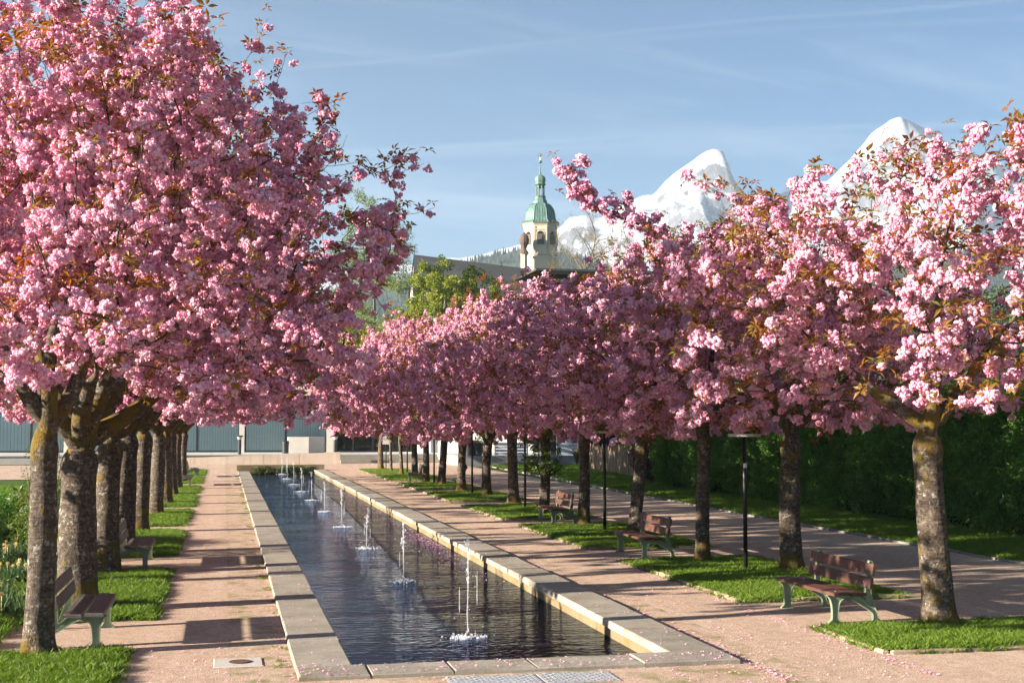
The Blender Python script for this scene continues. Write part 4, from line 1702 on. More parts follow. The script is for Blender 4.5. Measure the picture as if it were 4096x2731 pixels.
# ------------------------------------------------------------------ fountain jets
FL = ['nearest and tallest water jet in the pool', 'second water jet from the front', 'third water jet from the front', 'fourth jet in shade', 'fifth jet from the front', 'sixth jet from the front', 'seventh jet from the front',
      'eighth jet from the front', 'ninth jet from the front', 'last jet before the mossy end wall']
FH = [1.28, 1.02, .86, 1.02, 1.05, 1.05, .95, 1.05, 1.05, 1.05]
for i in range(10):
    fy = 18.4 + 6.72 * i
    t_ = thing('fountain_jet', FL[i], 'fountain', (3.36, fy, WATER_Z), 0, 'row of fountain jets in the pool')
    b = MB()
    b.lathe([(.022, -.3), (.022, .055), (.018, .06)], 10)
    b.build('nozzle', M['rust'], t_)
    H_ = FH[i]
    lean = random.uniform(-.05, .05)
    b = MB()
    pth, rad = [], []
    for j in range(15):
        f_ = j / 14
        pth.append((lean * f_ * f_ + rng.normal() * .003, rng.normal() * .003, .05 + H_ * f_))
        rad.append((.007 + .007 * f_ - .009 * f_ ** 4) * rng.uniform(.65, 1.3))
    b.tube(pth, rad, 7)
    for j in range(34):                      # water breaking up near the top
        f_ = rng.uniform(.55, 1.04)
        b.ico((lean * f_ * f_ + rng.normal() * .022, rng.normal() * .022, .05 + H_ * f_), rng.uniform(.006, .017), 1, .35, (1, 1, 1.9))
    for s_ in range(2):                      # falling strands
        a_ = rng.uniform(0, 6.28)
        rr = rng.uniform(.05, .13)
        z0 = H_ * rng.uniform(.45, .8)
        q_ = [(rr * math.cos(a_) + lean * .7, rr * math.sin(a_), z0 - k_ * z0 * .13) for k_ in range(5)]
        b.tube(q_, [.003, .007, .005, .008, .003], 5)
    b.build('jet', M['spray'], t_, True)
    b = MB()
    for j in range(46):
        a_ = rng.uniform(0, 6.28)
        rr = abs(rng.normal()) * .14
        z_ = rng.uniform(0.02, H_ * .75) * (1 if rng.uniform() < .6 else .3)
        b.ico((rr * math.cos(a_), rr * math.sin(a_), z_), rng.uniform(.003, .009), 1, .2, (1, 1, 1.8))
    o = b.build('droplets', M['spray'], t_, True)
    o['kind'] = 'stuff'
    b = MB()
    for j in range(90):
        a_ = rng.uniform(0, 6.28)
        rr = abs(rng.normal()) * .15
        b.ico((rr * 1.25 * math.cos(a_), rr * math.sin(a_), rng.uniform(0, .012)), rng.uniform(.008, .03) * (1.2 - min(1, rr * 2)), 1, .35, (1, 1, rng.uniform(.5, 2.0)))
    o = b.build('splash', M['spray'], t_, True)
    o['kind'] = 'stuff'

# ------------------------------------------------------------------ trees
def colonise(start, inside, n_attr, step=.21, infl=1.5, kill=.32, trop=(0, 0, .05), iters=110, seed=0):
    """grow a branch skeleton into a crown volume (space colonisation)"""
    rg = np.random.default_rng(seed)
    pos = [np.array(p, float) for p, _ in start]
    par = [q for _, q in start]
    A = inside(rg, n_attr)
    P = np.array(pos)
    dd = np.linalg.norm(A[:, None] - P[None], axis=2)
    near = dd.argmin(1)
    nd = dd.min(1)
    kids = {}
    trop = np.array(trop)
    for it in range(iters):
        act = nd < infl if it > 2 else nd < infl * 2.2
        if not act.any():
            break
        idx = np.nonzero(act)[0]
        dirs = A[idx] - P[near[idx]]
        dirs /= np.linalg.norm(dirs, axis=1)[:, None] + 1e-9
        acc = np.zeros_like(P)
        cnt = np.zeros(len(P))
        np.add.at(acc, near[idx], dirs)
        np.add.at(cnt, near[idx], 1)
        src = np.nonzero(cnt)[0]
        new, npar = [], []
        for s in src:
            if kids.get(s, 0) >= 4:
                continue
            d = acc[s] / cnt[s]
            if par[s] >= 0:
                q = P[s] - P[par[s]]
                d = d + 0.35 * q / (np.linalg.norm(q) + 1e-9)
            d = d + trop + rg.normal(0, .16, 3)
            d /= np.linalg.norm(d) + 1e-9
            new.append(P[s] + d * step)
            npar.append(s)
            kids[s] = kids.get(s, 0) + 1
        if not new:
            break
        base = len(P)
        new = np.array(new)
        P = np.concatenate([P, new])
        par.extend(npar)
        d2 = np.linalg.norm(A[:, None] - new[None], axis=2)
        m = d2.min(1)
        am = d2.argmin(1)
        better = m < nd
        near[better] = base + am[better]
        nd = np.minimum(nd, m)
        keep = nd > kill
        A, near, nd = A[keep], near[keep], nd[keep]
        if len(A) == 0:
            break
    return P, np.array(par)


def radii(P, par, tip=.0045, ex=2.08, root=None):
    n = len(P)
    acc = np.zeros(n)
    for i in range(n - 1, -1, -1):
        if acc[i] == 0:
            acc[i] = tip ** ex
        if par[i] >= 0:
            acc[par[i]] += acc[i]
    r = acc ** (1 / ex)
    return r


def branch_mesh(P, par, r, name, mat):
    n = len(P)
    child = [[] for _ in range(n)]
    for i in range(n):
        if par[i] >= 0:
            child[par[i]].append(i)
    mb = MB()
    stack = [i for i in range(n) if par[i] < 0]
    while stack:
        s = stack.pop()
        chain = [par[s], s] if par[s] >= 0 else [s]
        i = s
        while child[i]:
            c = max(child[i], key=lambda k: r[k])
            stack.extend(k for k in child[i] if k != c)
            chain.append(c)
            i = c
        if len(chain) < 2:
            continue
        rad = [float(r[k]) for k in chain]
        if par[s] >= 0:
            rad[0] = min(rad[0], rad[1] * 1.15)
        rad[-1] *= .6
        m = rad[min(1, len(rad) - 1)]
        mb.tube([P[k] for k in chain], rad, 9 if m > .05 else (6 if m > .018 else (4 if m > .008 else 3)), False)
    return mb.mesh(name, mat, True)


def crown_fn(R_, z0, z1, lop=(0, 0), seed=0, squash=1.0, hollow=.35, low=.85, tops=.30, droop=.35):
    """sampler of points in a flat-bottomed domed crown with an uneven outline"""
    def f(rg, n):
        out = []
        while len(out) < n:
            a = rg.uniform(0, 6.2832)
            t = rg.uniform(0, 1) ** .9
            rm = low + (1 - low) * math.sin(min(1, t / .38) * math.pi / 2) if t < .38 else (1 - (1 - tops) * ((t - .38) / .62) ** 1.9)
            u = Vector((math.cos(a) * 1.3, math.sin(a) * 1.3, t * 2.6))
            rm *= 1 + .30 * mnoise.noise(u + Vector((seed * 3.7, 1.2, seed)))
            rr = math.sqrt(rg.uniform(0, 1)) * rm
            if rr < hollow * (1 - t) and t < .6:
                continue
            z = z0 + (z1 - z0) * t
            z -= droop * max(0, rr - .6) * (1 - t)
            x, y = rr * R_ * math.cos(a) + lop[0] * t, rr * R_ * math.sin(a) * squash + lop[1] * t
            # leave pockets so that the sky and the limbs show through
            if mnoise.noise(Vector((x * .55, y * .55, z * .6 + seed * 5.1))) < -.14:
                continue
            out.append((x, y, z))
        return np.array(out)
    return f


def limbs(fork, n, spread, seed, length=1.5, a0=0.0, up=.75):
    """first limbs from the fork, as start nodes with parents"""
    rg = np.random.default_rng(seed + 50)
    nodes = [((0, 0, fork - .55), -1), ((0, 0, fork - .25), 0), ((0, 0, fork - .02), 1)]
    for k in range(n):
        a = a0 + 2 * math.pi * k / n + rg.uniform(-.35, .35)
        p = np.array([0, 0, fork - .08])
        sp = spread * rg.uniform(.7, 1.25)
        prev = 1 if k % 2 else 2
        d = np.array([math.cos(a) * sp, math.sin(a) * sp, up])
        d /= np.linalg.norm(d)
        m = int(length / .21 * rg.uniform(.8, 1.2))
        for j in range(m):
            d = d + np.array([0, 0, .025]) + rg.normal(0, .07, 3)
            d /= np.linalg.norm(d)
            p = p + d * .21
            nodes.append((tuple(p), prev))
            prev = len(nodes) - 1
    return nodes


def shoots(P, par, r, frac, seed, zmin, lmin=.4, lmax=.95):
    """straight young shoots standing out of the crown"""
    rg = np.random.default_rng(seed + 99)
    haskid = np.zeros(len(P), bool)
    haskid[par[par >= 0]] = True
    tips = np.nonzero(~haskid & (P[:, 2] > zmin))[0]
    cen = P.mean(0)
    P, par = list(P), list(par)
    sh = []
    for t in tips:
        if rg.uniform() > frac:
            continue
        out = P[t] - cen
        out[2] = abs(out[2]) * .8 + .6
        d = out / np.linalg.norm(out) + rg.normal(0, .28, 3)
        d /= np.linalg.norm(d)
        prev = t
        for j in range(int(rg.uniform(lmin, lmax) / .16)):
            d = d + rg.normal(0, .06, 3) + np.array([0, 0, .04])
            d /= np.linalg.norm(d)
            P.append(P[prev] + d * .16)
            par.append(prev)
            prev = len(P) - 1
            sh.append(prev)
    return np.array(P), np.array(par), set(sh)


class Crown:
    pass


def make_crown(R_, z0, z1, fork, nl, seed, n_attr=1150, lop=(0, 0), squash=1.0, dens=1.0, spread=.85, leaf_frac=.8, a0=0.0, hollow=.35, shoot=.12, low=.85, tops=.30, droop=.35, limb_r=.115):
    c = Crown()
    st = limbs(fork, nl, spread, seed, 1.5, a0)
    P, par = colonise(st, crown_fn(R_, z0, z1, lop, seed, squash, hollow, low, tops, droop), n_attr, seed=seed)
    P, par, sh = shoots(P, par, None, shoot, seed, z0 + (z1 - z0) * .35)
    r = radii(P, par)
    r = np.minimum(r * 1.0, .15)
    for i in range(3, len(st)):
        d_ = math.dist(st[i][0], (0, 0, fork))
        r[i] = max(r[i], limb_r - limb_r * .34 * d_)
    r[:3] = np.maximum(r[:3], .12)
    c.mesh = branch_mesh(P, par, r, 'cherry_branches', M['bark'])
    rg = np.random.default_rng(seed + 7)
    thin = np.nonzero((r < .024) & (P[:, 2] > z0 - .6))[0]
    rep = []
    cpos = []
    for i in thin:
        md_ = 1 + 1.7 * mnoise.noise(Vector(P[i] * 1.05) + Vector((seed, 3, 1))) + 1.1 * mnoise.noise(Vector(P[i] * 2.3) + Vector((seed, 7, 2)))
        k = rg.poisson(1.75 * dens * min(2.4, max(0.0, md_))) if i not in sh else rg.poisson(1.0)
        for _ in range(k):
            off = rg.normal(0, .075, 3)
            off[2] -= .02
            q = P[par[i]] if par[i] >= 0 else P[i]
            bp_ = P[i] + (q - P[i]) * rg.uniform(0, 1) + off
            if rg.uniform() > (math.hypot(bp_[0], bp_[1]) / 1.9 + max(0, bp_[2] - fork) / 2.2) ** 2:
                continue                     # the limbs are bare near the fork
            cpos.append(bp_)
    c.b = np.array(cpos)
    n = len(c.b)
    c.brot = np.stack([rg.uniform(-.7, .7, n), rg.uniform(-.7, .7, n), rg.uniform(0, 6.28, n)], 1)
    c.bscl = .45 + .60 * rg.uniform(0, 1, n)
    c.bvar = rg.integers(0, 8, n)
    lp = []
    for i in thin:
        q = leaf_frac if i not in sh else leaf_frac * 1.9
        for _ in range(rg.poisson(q)):
            lp.append(P[i] + rg.normal(0, .085, 3) + np.array([0, 0, .05]))
    c.l = np.array(lp)
    n = len(c.l)
    c.lrot = np.stack([rg.uniform(-.9, .9, n), rg.uniform(-.9, .9, n), rg.uniform(0, 6.28, n)], 1)
    c.lscl = rg.uniform(.6, 1.25, n)
    c.lvar = rg.integers(0, 4, n)
    c.bm = c.lm = None
    print('crown', seed, len(P), 'bunches', len(c.b), 'tufts', len(c.l), 'root', r[:3].max(), flush=True)
    return c


def trunk_mesh(r0, h, lean, seed, burls=()):
    """cherry trunk: flared foot, swollen fork, knobbly outline"""
    nz_, na = 34, 26
    vs, fs = [], []
    for i in range(nz_ + 1):
        t = i / nz_
        z = -.06 + (h + .06) * t
        r = r0 * (1.0 - .20 * t + .38 * math.exp(-z / .13) + .14 * math.exp(-((z - h + .30) / .22) ** 2))
        if t > .86:
            r *= 1 - .62 * ((t - .86) / .14) ** 1.6
        cx = lean[0] * t + .035 * math.sin(3.1 * t + seed)
        cy = lean[1] * t + .03 * math.cos(2.6 * t + seed * 1.7)
        for k in range(na):
            a = 2 * math.pi * k / na
            d = Vector((math.cos(a), math.sin(a), 0))
            q = 1 + .11 * mnoise.noise(Vector((d.x * 1.2, d.y * 1.2, z * 1.1 + seed * 9))) + .045 * mnoise.noise(Vector((d.x * 4, d.y * 4, z * 5 + seed * 3)))
            q += .10 * math.exp(-max(z, 0) / .16) * math.sin(a * 5 + seed)
            for (bz, ba, br) in burls:
                q += br * math.exp(-((z - bz) / .10) ** 2 - ((math.atan2(math.sin(a - ba), math.cos(a - ba))) / .55) ** 2)
            vs.append((cx + d.x * r * q, cy + d.y * r * q, z))
    for i in range(nz_):
        for k in range(na):
            l = (k + 1) % na
            fs.append((i * na + k, i * na + l, (i + 1) * na + l, (i + 1) * na + k))
    fs.append(tuple(nz_ * na + k for k in range(na)))
    b = MB()
    b.add(vs, fs)
    return b.mesh('cherry_trunk', M['bark'], True)


CAMV = np.array([0, 0, CAM_H])


def in_view(p):
    c, s = math.cos(YAW), math.sin(YAW)
    r, f = p[:, 0] * c - p[:, 1] * s, p[:, 0] * s + p[:, 1] * c
    u = p[:, 2] - CAM_H
    px = r / np.maximum(f, .1)
    pz = u / np.maximum(f, .1)
    return (np.abs(px) < .40) & (pz < .34) & (pz > -.2)


def cherry(label, x, y, diam, fork, crown, rz, lean=(0, 0), burls=(), near=False, scale=1.0, group='', seed=0):
    t_ = thing('cherry_tree', label, 'tree', (x, y, 0), 0, group)
    link('trunk', trunk_mesh(diam / 2, fork, lean, seed, burls), t_)
    sz = scale[1] if isinstance(scale, tuple) else scale
    scale = scale[0] if isinstance(scale, tuple) else scale
    dz = fork - 2.65
    br = link('branches', crown.mesh, t_, (lean[0], lean[1], dz))
    br.rotation_euler = (0, 0, rz)
    br.scale = (scale, scale, sz)
    br.location.z = fork - 2.65 * sz
    M_ = Matrix.Translation(br.location) @ Matrix.Rotation(rz, 4, 'Z') @ Matrix.Diagonal((scale, scale, sz, 1))
    if not near:
        if crown.bm is None:
            crown.bm = point_mesh('blossom_points', crown.b, crown.brot, crown.bscl, crown.bvar)
            crown.lm = point_mesh('leaf_points', crown.l, crown.lrot, crown.lscl, crown.lvar)
        bm_ = crown.bm
    else:
        m3 = np.array(M_.to_3x3())
        wp = crown.b @ m3.T + np.array(M_.translation) + np.array([x, y, 0])
        vis = in_view(wp)
        dist = np.linalg.norm(wp - CAMV, axis=1) + np.where(vis, 0, 1e3)
        order = np.argsort(dist)
        own = order[:300]
        rest = np.setdiff1d(np.arange(len(wp)), own)
        for i in own:
            o = D.objects.new('blossom', BUNCH[crown.bvar[i] % len(BUNCH)])
            COL.objects.link(o)
            o.parent = t_
            o.location = wp[i] - np.array([x, y, 0])
            o.rotation_euler = Euler(crown.brot[i]).to_matrix().to_euler() if rz == 0 else (Matrix.Rotation(rz, 3, 'Z') @ Euler(crown.brot[i]).to_matrix()).to_euler()
            o.scale = (crown.bscl[i] * scale,) * 3
        bm_ = point_mesh('blossom_points', crown.b[rest], crown.brot[rest], crown.bscl[rest], crown.bvar[rest])
        if crown.lm is None:
            crown.lm = point_mesh('leaf_points', crown.l, crown.lrot, crown.lscl, crown.lvar)
    for nm, cl, me in (('blossoms', C_BLOSSOM, bm_), ('leaves', C_TUFT, crown.lm)):
        o = scatter(nm, cl, me, t_)
        o.matrix_local = M_
    return t_


# crown variants; heights are for a fork at 2.65 m
LA = make_crown(3.0, 3.0, 8.1, 2.65, 4, 11, 900, lop=(.3, 0), dens=.85, spread=.6, a0=.4, shoot=.16, tops=.5)                  # young front tree on the left
LB = make_crown(4.9, 2.85, 8.9, 2.65, 6, 23, 2300, lop=(.3, -.2), hollow=.5, limb_r=.17, dens=1.2, a0=.2, shoot=.16, tops=.42)
LC = make_crown(4.7, 3.0, 9.2, 2.65, 5, 37, 2200, low=.92, lop=(.1, 0), hollow=.5, limb_r=.165, dens=1.2, a0=.9, shoot=.14, tops=.42)
RA = make_crown(3.7, 2.85, 6.5, 2.65, 4, 41, 1350, lop=(.1, -.1), dens=.95, a0=2.6, shoot=.16, leaf_frac=1.5, tops=.42)
RB = make_crown(4.1, 2.55, 6.4, 2.65, 5, 53, 1600, dens=1.0, a0=1.0, shoot=.12, leaf_frac=1.05, tops=.42)
RC = make_crown(4.0, 2.4, 6.45, 2.65, 5, 67, 1600, dens=1.0, a0=.1, shoot=.16, tops=.40)
RD = make_crown(3.8, 2.4, 6.4, 2.65, 4, 71, 1500, dens=1.05, a0=1.9, shoot=.14, tops=.40)

GL, GR = 'cherry trees in full pink blossom, left row', 'cherry trees in full pink blossom, right row'
LT = [(-2.20, 17.05, .36, 2.85, LA, 0, (.10, 0), (), True, 1.0, 'pink cherry tree with the slim pale banded trunk, frontmost on the left'),
      (-2.15, 21.0, .60, 2.55, LB, 0, (.08, 0), ((1.0, 2.6, .15),), True, 1.0, 'pink cherry tree with the thick lichened trunk behind the nearest left bench'),
      (-2.10, 25.9, .50, 2.6, LC, .6, (.05, 0), (), True, 1.0, 'pink cherry tree with mossy foot just before the second left bench'),
      (-2.05, 30.0, .52, 2.7, LB, 2.1, (.0, 0), (), False, 1.0, 'pink cherry tree with dark trunk behind the second left bench'),
      (-2.05, 35.7, .46, 2.7, LC, 3.3, (.0, 0), (), False, .97, 'fifth pink cherry tree of the left row, yellow moss at its foot'),
      (-2.0, 42.0, .44, 2.6, LB, 4.2, (.05, 0), (), False, .93, 'sixth pink cherry tree of the left row from the front'),
      (-1.95, 47.6, .42, 2.6, LC, 5.0, (.0, 0), (), False, .93, 'seventh pink cherry tree of the left row from the front'),
      (-1.93, 53.0, .40, 2.6, LB, .9, (.0, 0), (), False, .9, 'eighth pink cherry tree of the left row from the front'),
      (-1.9, 58.6, .40, 2.5, LC, 1.7, (.0, 0), (), False, .88, 'ninth pink cherry tree of the left row beside the third bench'),
      (-1.85, 65.5, .38, 2.5, LB, 2.9, (.0, 0), (), False, .84, 'farthest pink cherry tree of the left row before the ramp')]
for i, (x, y, d, fk, cr, rz, ln, bu, nr, sc, lb) in enumerate(LT):
    cherry(lb, x, y, d, fk, cr, rz, ln, bu, nr, sc, GL, i + 1)
RT = [(9.75, 16.95, .46, 2.80, RA, 0, (-.08, 0), (), True, 1.0, 'pink cherry tree with the straight lichen-spotted trunk, frontmost on the right'),
      (10.55, 23.6, .43, 2.75, RB, 0, (.02, 0), (), True, 1.0, 'pink cherry tree with the trunk just left of the nearest right bench'),
      (9.5, 25.5, .30, 2.75, RC, .5, (.0, 0), (), True, 1.0, 'pink cherry tree with the slim trunk between the two nearest drum lamps'),
      (9.9, 31.4, .34, 2.55, RB, 2.2, (.18, 0), (), False, 1.0, 'pink cherry tree leaning behind the second right bench'),
      (9.65, 35.2, .33, 2.7, RD, 1.0, (.0, 0), (), False, (1.02, 1.1), 'pink cherry tree with yellow moss at its foot right of the third bench'),
      (9.65, 39.9, .33, 2.5, RC, 3.4, (.10, 0), ((.75, 3.4, .35),), False, (1.0, 1.15), 'pink cherry tree with green leafy sprouts on its trunk'),
      (9.95, 45.7, .40, 2.6, RB, 4.4, (.0, 0), (), False, (1.0, 1.2), 'pink cherry tree with thick dark trunk beside the third lamp'),
      (9.8, 49.8, .38, 2.25, RD, 2.3, (.10, 0), (), False, (1.05, 1.27), 'pink cherry tree with low wide forking limbs in the right row'),
      (9.85, 55.2, .38, 2.25, RC, 5.0, (.0, 0), ((.45, 3.5, .4), (.95, 6.1, .5)), False, (1.03, 1.3), 'pink cherry tree with knobbly burls on its trunk'),
      (9.65, 59.2, .36, 2.5, RB, 5.6, (.05, 0), (), False, (1.0, 1.33), 'pink cherry tree with pale bark left of the burled trunk'),
      (9.5, 63.1, .33, 2.5, RD, 3.9, (-.08, 0), (), False, (1.08, 1.35), 'pink cherry tree right of the small far bench'),
      (9.6, 68.0, .34, 2.5, RC, 1.8, (.0, 0), (), False, (1.1, 1.4), 'pink cherry tree left of the small far bench'),
      (9.4, 71.5, .21, 2.4, RD, 5.2, (-.05, 0), (), False, (1.05, 1.35), 'pink cherry tree with a thin mossy trunk near the far end'),
      (9.5, 76.8, .17, 2.4, RD, .6, (.0, 0), (), False, (1.05, 1.3), 'young pink cherry tree with the thinnest trunk near the steps'),
      (9.57, 82.5, .36, 2.5, RC, 4.0, (.05, 0), (), False, (1.15, 1.4), 'farthest pink cherry tree of the right row beside the notice sign')]
for i, (x, y, d, fk, cr, rz, ln, bu, nr, sc, lb) in enumerate(RT):
    t_ = cherry(lb, x, y, d, fk, cr, rz, ln, bu, nr, sc, GR, i + 21)
    if i == 5:                               # leafy sprouts growing straight from this trunk
        n = 130
        a = rng.uniform(0, 6.28, n)
        zz_ = rng.uniform(1.25, 2.6, n)
        rr = rng.uniform(.15, .62, n)
        scatter('sprouts', C_SPROUT, point_mesh('sprout_points', np.stack([rr * np.cos(a), rr * np.sin(a), zz_], 1), rand_rot(n, .9), rng.uniform(.8, 1.5, n), rng.integers(0, 3, n)), t_)
        b = MB()
        for k in range(26):
            b.tube([(.08 * math.cos(a[k]), .08 * math.sin(a[k]), zz_[k] - .15), (rr[k] * math.cos(a[k]), rr[k] * math.sin(a[k]), zz_[k])], [.008, .003], 4)
        b.build('sprout_twigs', M['twig'], t_)

# long branch reaching out to the left from the third tree of the right row
t3 = [o for o in D.objects if o.name.startswith('cherry_tree') and o.get('label', '').startswith('pink cherry tree with the slim trunk between')][0]
pth = [at(px_, py_, 24.6) - t3.location for px_, py_ in ((2900, 1130), (2760, 1010), (2600, 915), (2470, 865), (2360, 800), (2272, 738))]
b = MB()
b.tube(pth, [.045, .034, .026, .019, .012, .005], 6)
BP, LP2 = [], []
for i in range(5):
    for f_ in np.linspace(0, 1, 6)[:-1]:
        q_ = pth[i].lerp(pth[i + 1], f_)
        if i >= 1:
            for _ in range(3 if i > 1 else 2):
                BP.append(q_ + Vector((rng.normal(0, .10), rng.normal(0, .12), rng.normal(0, .10) - .02)))
        LP2.append(q_ + Vector((rng.normal(0, .10), rng.normal(0, .10), rng.normal(.04, .08))))
    for _ in range(3):                       # side twigs
        q_ = pth[i].lerp(pth[i + 1], rng.uniform(0, 1))
        e_ = q_ + Vector((rng.normal(-.15, .2), rng.normal(0, .25), rng.uniform(.2, .6)))
        b.tube([q_, q_.lerp(e_, .5) + Vector((0, 0, -.03)), e_], [.011, .008, .004], 4)
        for _k in range(6):
            BP.append(q_.lerp(e_, rng.uniform(.35, 1.05)) + rvec(.08))
        LP2.append(e_ + rvec(.05))
b.build('long_branch', M['bark'], t3, True)
n = len(BP)
scatter('branch_blossoms', C_BLOSSOM, point_mesh('branch_blossom_points', BP, rand_rot(n, .7), rng.uniform(.6, 1.2, n), rng.integers(0, 8, n)), t3)
n = len(LP2)
scatter('branch_leaves', C_TUFT, point_mesh('branch_leaf_points', LP2, rand_rot(n, .9), rng.uniform(.7, 1.2, n), rng.integers(0, 4, n)), t3)

# ------------------------------------------------------------------ other trees
def bg_tree(name, label, x, y, h, rad, coll, n, crown_lo, sc, seed, trunk=.2, bark='grey_bark', nv=4, z=0, twigs=True, attr=420):
    t_ = thing(name, label, 'tree', (x, y, z))
    b = MB()
    fz = h * crown_lo
    b.tube([(0, 0, -.2), (.04 * h * .2, 0, fz * .5), (0, 0.02 * h, fz), (0.01 * h, 0, h * .8)], [trunk * 1.25, trunk, trunk * .8, trunk * .15], 10)
    b.build('trunk', M[bark], t_, True)
    rg = np.random.default_rng(seed)

    def samp(rg_, k):
        o = []
        while len(o) < k:
            u = rg_.normal(size=3)
            u /= np.linalg.norm(u)
            q = u * rg_.uniform(.15, 1) ** .5
            q = q * (1 + .28 * mnoise.noise(Vector(u * 1.6) + Vector((seed, 0, 0))))
            p = np.array([q[0] * rad, q[1] * rad, fz + (h - fz) * .5 + q[2] * (h - fz) * .5])
            if mnoise.noise(Vector(p / rad * 2.2) + Vector((0, seed, 0))) < -.28:
                continue
            o.append(p)
        return np.array(o)
    st = [((0, 0, fz * .7), -1), ((0, 0, fz), 0), ((0, 0, fz + (h - fz) * .25), 1), ((0, 0, fz + (h - fz) * .5), 2)]
    P, par = colonise(st, samp, attr, step=h * .035, infl=h * .4, kill=h * .05, seed=seed)
    r = np.minimum(radii(P, par, .0009 * h + .003), trunk * .6)
    me = branch_mesh(P, par, r, 'bare_branches', M[bark])
    link('branches', me, t_)
    if coll:
        thin = np.nonzero(r < .003 * h + .016)[0]
        pk = thin[rg.integers(0, len(thin), n)]
        Q = P[pk] + rg.normal(0, .16 * sc, (n, 3))
        scatter('foliage', coll, point_mesh('foliage_points', Q, rand_rot(n), rg.uniform(.7, 1.3, n) * sc, rg.integers(0, nv, n)), t_)
    return t_


def place(px, py, Y):
    p = at(px, py, Y)
    return p.x, p.z


TY = 250.0
x, zt_ = place(1810, 1040, 122)
bg_tree('maple_tree', 'yellow green maple tree rising behind the right row of cherries', x - 1, 122, zt_ - .3, 5.4, C_MAPLE, 1300, .25, 1.0, 5)
x, zt_ = place(1945, 1060, 130)
bg_tree('maple_tree', 'second yellow green maple left of the small spruce', x - 1.5, 131, zt_, 4.0, C_MAPLE, 700, .25, 1.0, 6)
x, zt_ = place(1600, 1100, 118)
bg_tree('maple_tree', 'yellowish tree showing between the two cherry rows', x - .6, 116, 11.5, 3.4, C_MAPLE, 620, .15, 1.0, 8)
x, zt_ = place(1500, 725, 128)
bg_tree('birch_tree', 'tall pale green birch above the left row of cherries', x, 128, zt_, 5.0, C_BIRCH, 900, .25, 1.0, 9, .16)
x, zt_ = place(1480, 1010, 112)
bg_tree('maple_tree', 'green tree behind the hall roof below the birch', x, 112, 12.0, 3.6, C_MAPLE, 560, .15, .9, 17)
x, zt_ = place(2330, 835, 150)
bg_tree('bare_tree', 'nearly bare tree with tan buds beside the church tower', x, 150, zt_ + .8, 5.6, C_BUD, 1300, .3, 1.1, 12, .30, attr=1100)
x, zt_ = place(2520, 865, 155)
bg_tree('bare_tree', 'budding tree right of the church tower behind the cherries', x, 155, zt_ + .5, 5.0, C_BUD, 1500, .3, 1.1, 13, .30, attr=1000)
for k, (px, pz, Y_, lb) in enumerate(((2900, 1150, 120, 'dark leafy tree hidden behind the right cherries above the hedge'), (3350, 1120, 115, 'dark leafy tree behind the hedge to the right of the mountain peak'), (3750, 1190, 100, 'dark leafy tree beyond the hedge at the right edge'), (4080, 1160, 90, 'large dark tree at the far right picture edge behind the hedge'), (2650, 1130, 135, 'dark tree behind the board fence garden'))):
    x, zt_ = place(px, pz, Y_)
    bg_tree('leafy_tree', lb, x, Y_, zt_, 5.6, C_DARK, 420, .12, 1.15, 20 + k, .25)
for k, (px, Y_) in enumerate(((-150, 150), (140, 140), (430, 152), (760, 145), (1090, 150), (1290, 140))):
    x, zt_ = place(px, 1250, Y_)
    bg_tree('leafy_tree', ['tree far left behind the hall roof', 'tree behind the hall roof left of the first trunks', 'tree behind the hall roof over the left trunks', 'tree behind the hall roof over the left path', 'tree behind the hall roof over the pool', 'tree behind the hall roof left of the birch'][k], x, Y_, zt_, 6.0, C_DARK, 330, .12, 1.2, 40 + k, .25)
# small spruce by the nave
x, zt_ = place(2005, 990, 150)
sp_ = thing('spruce_tree', 'small dark spruce left of the church tower', 'tree', (x, 150, 0))
b = MB()
b.tube([(0, 0, 0), (0, 0, zt_ * .95)], [.18, .03], 7)
b.build('trunk', M['twig'], sp_)
b = MB()
for j in range(420):
    t = rng.uniform(0.15, 1)
    rr = (1 - t) * 1.9 + .08
    a = rng.uniform(0, 6.28)
    z_ = t * zt_
    d = Vector((math.cos(a), math.sin(a), -.25))
    leaf(b, Vector((0, 0, z_)) + d * rr * .25, d, Vector((0, 0, 1)), rr * rng.uniform(.6, .95), rr * .35, .1, .5)
o = b.build('needles', M['conifer'], sp_, recalc=False)

# ------------------------------------------------------------------ house with slatted gable behind the cherries
hs = thing('timber_house', 'dark timber house with horizontal balcony beams behind the cherries', 'house', (0, 120, 0))
x0, x1 = at(2190, 1100, 120).x, at(2640, 1100, 120).x
z1_, z0_ = at(2300, 1085, 120).z, at(2300, 1290, 120).z
b = MB()
b.box(x0, x1, .6, 8, 0, z1_)
b.build('wall', M['shade'], hs)
for i in range(6):
    z = z1_ - .1 - i * .78
    b = MB()
    b.box(x0 - .2, x1 + .2, .1, .5, z - .16, z + .14)
    b.build('beam', M['beam'], hs)
b = MB()
b.prism([(x0 - 1.2, z1_ - .05), (x1 + 1.2, z1_ - .05), (x1 + 1.2, z1_ + .16), (x0 - 1.2, z1_ + .16)], -.4, 9)
b.build('roof', M['roof_dark'], hs)

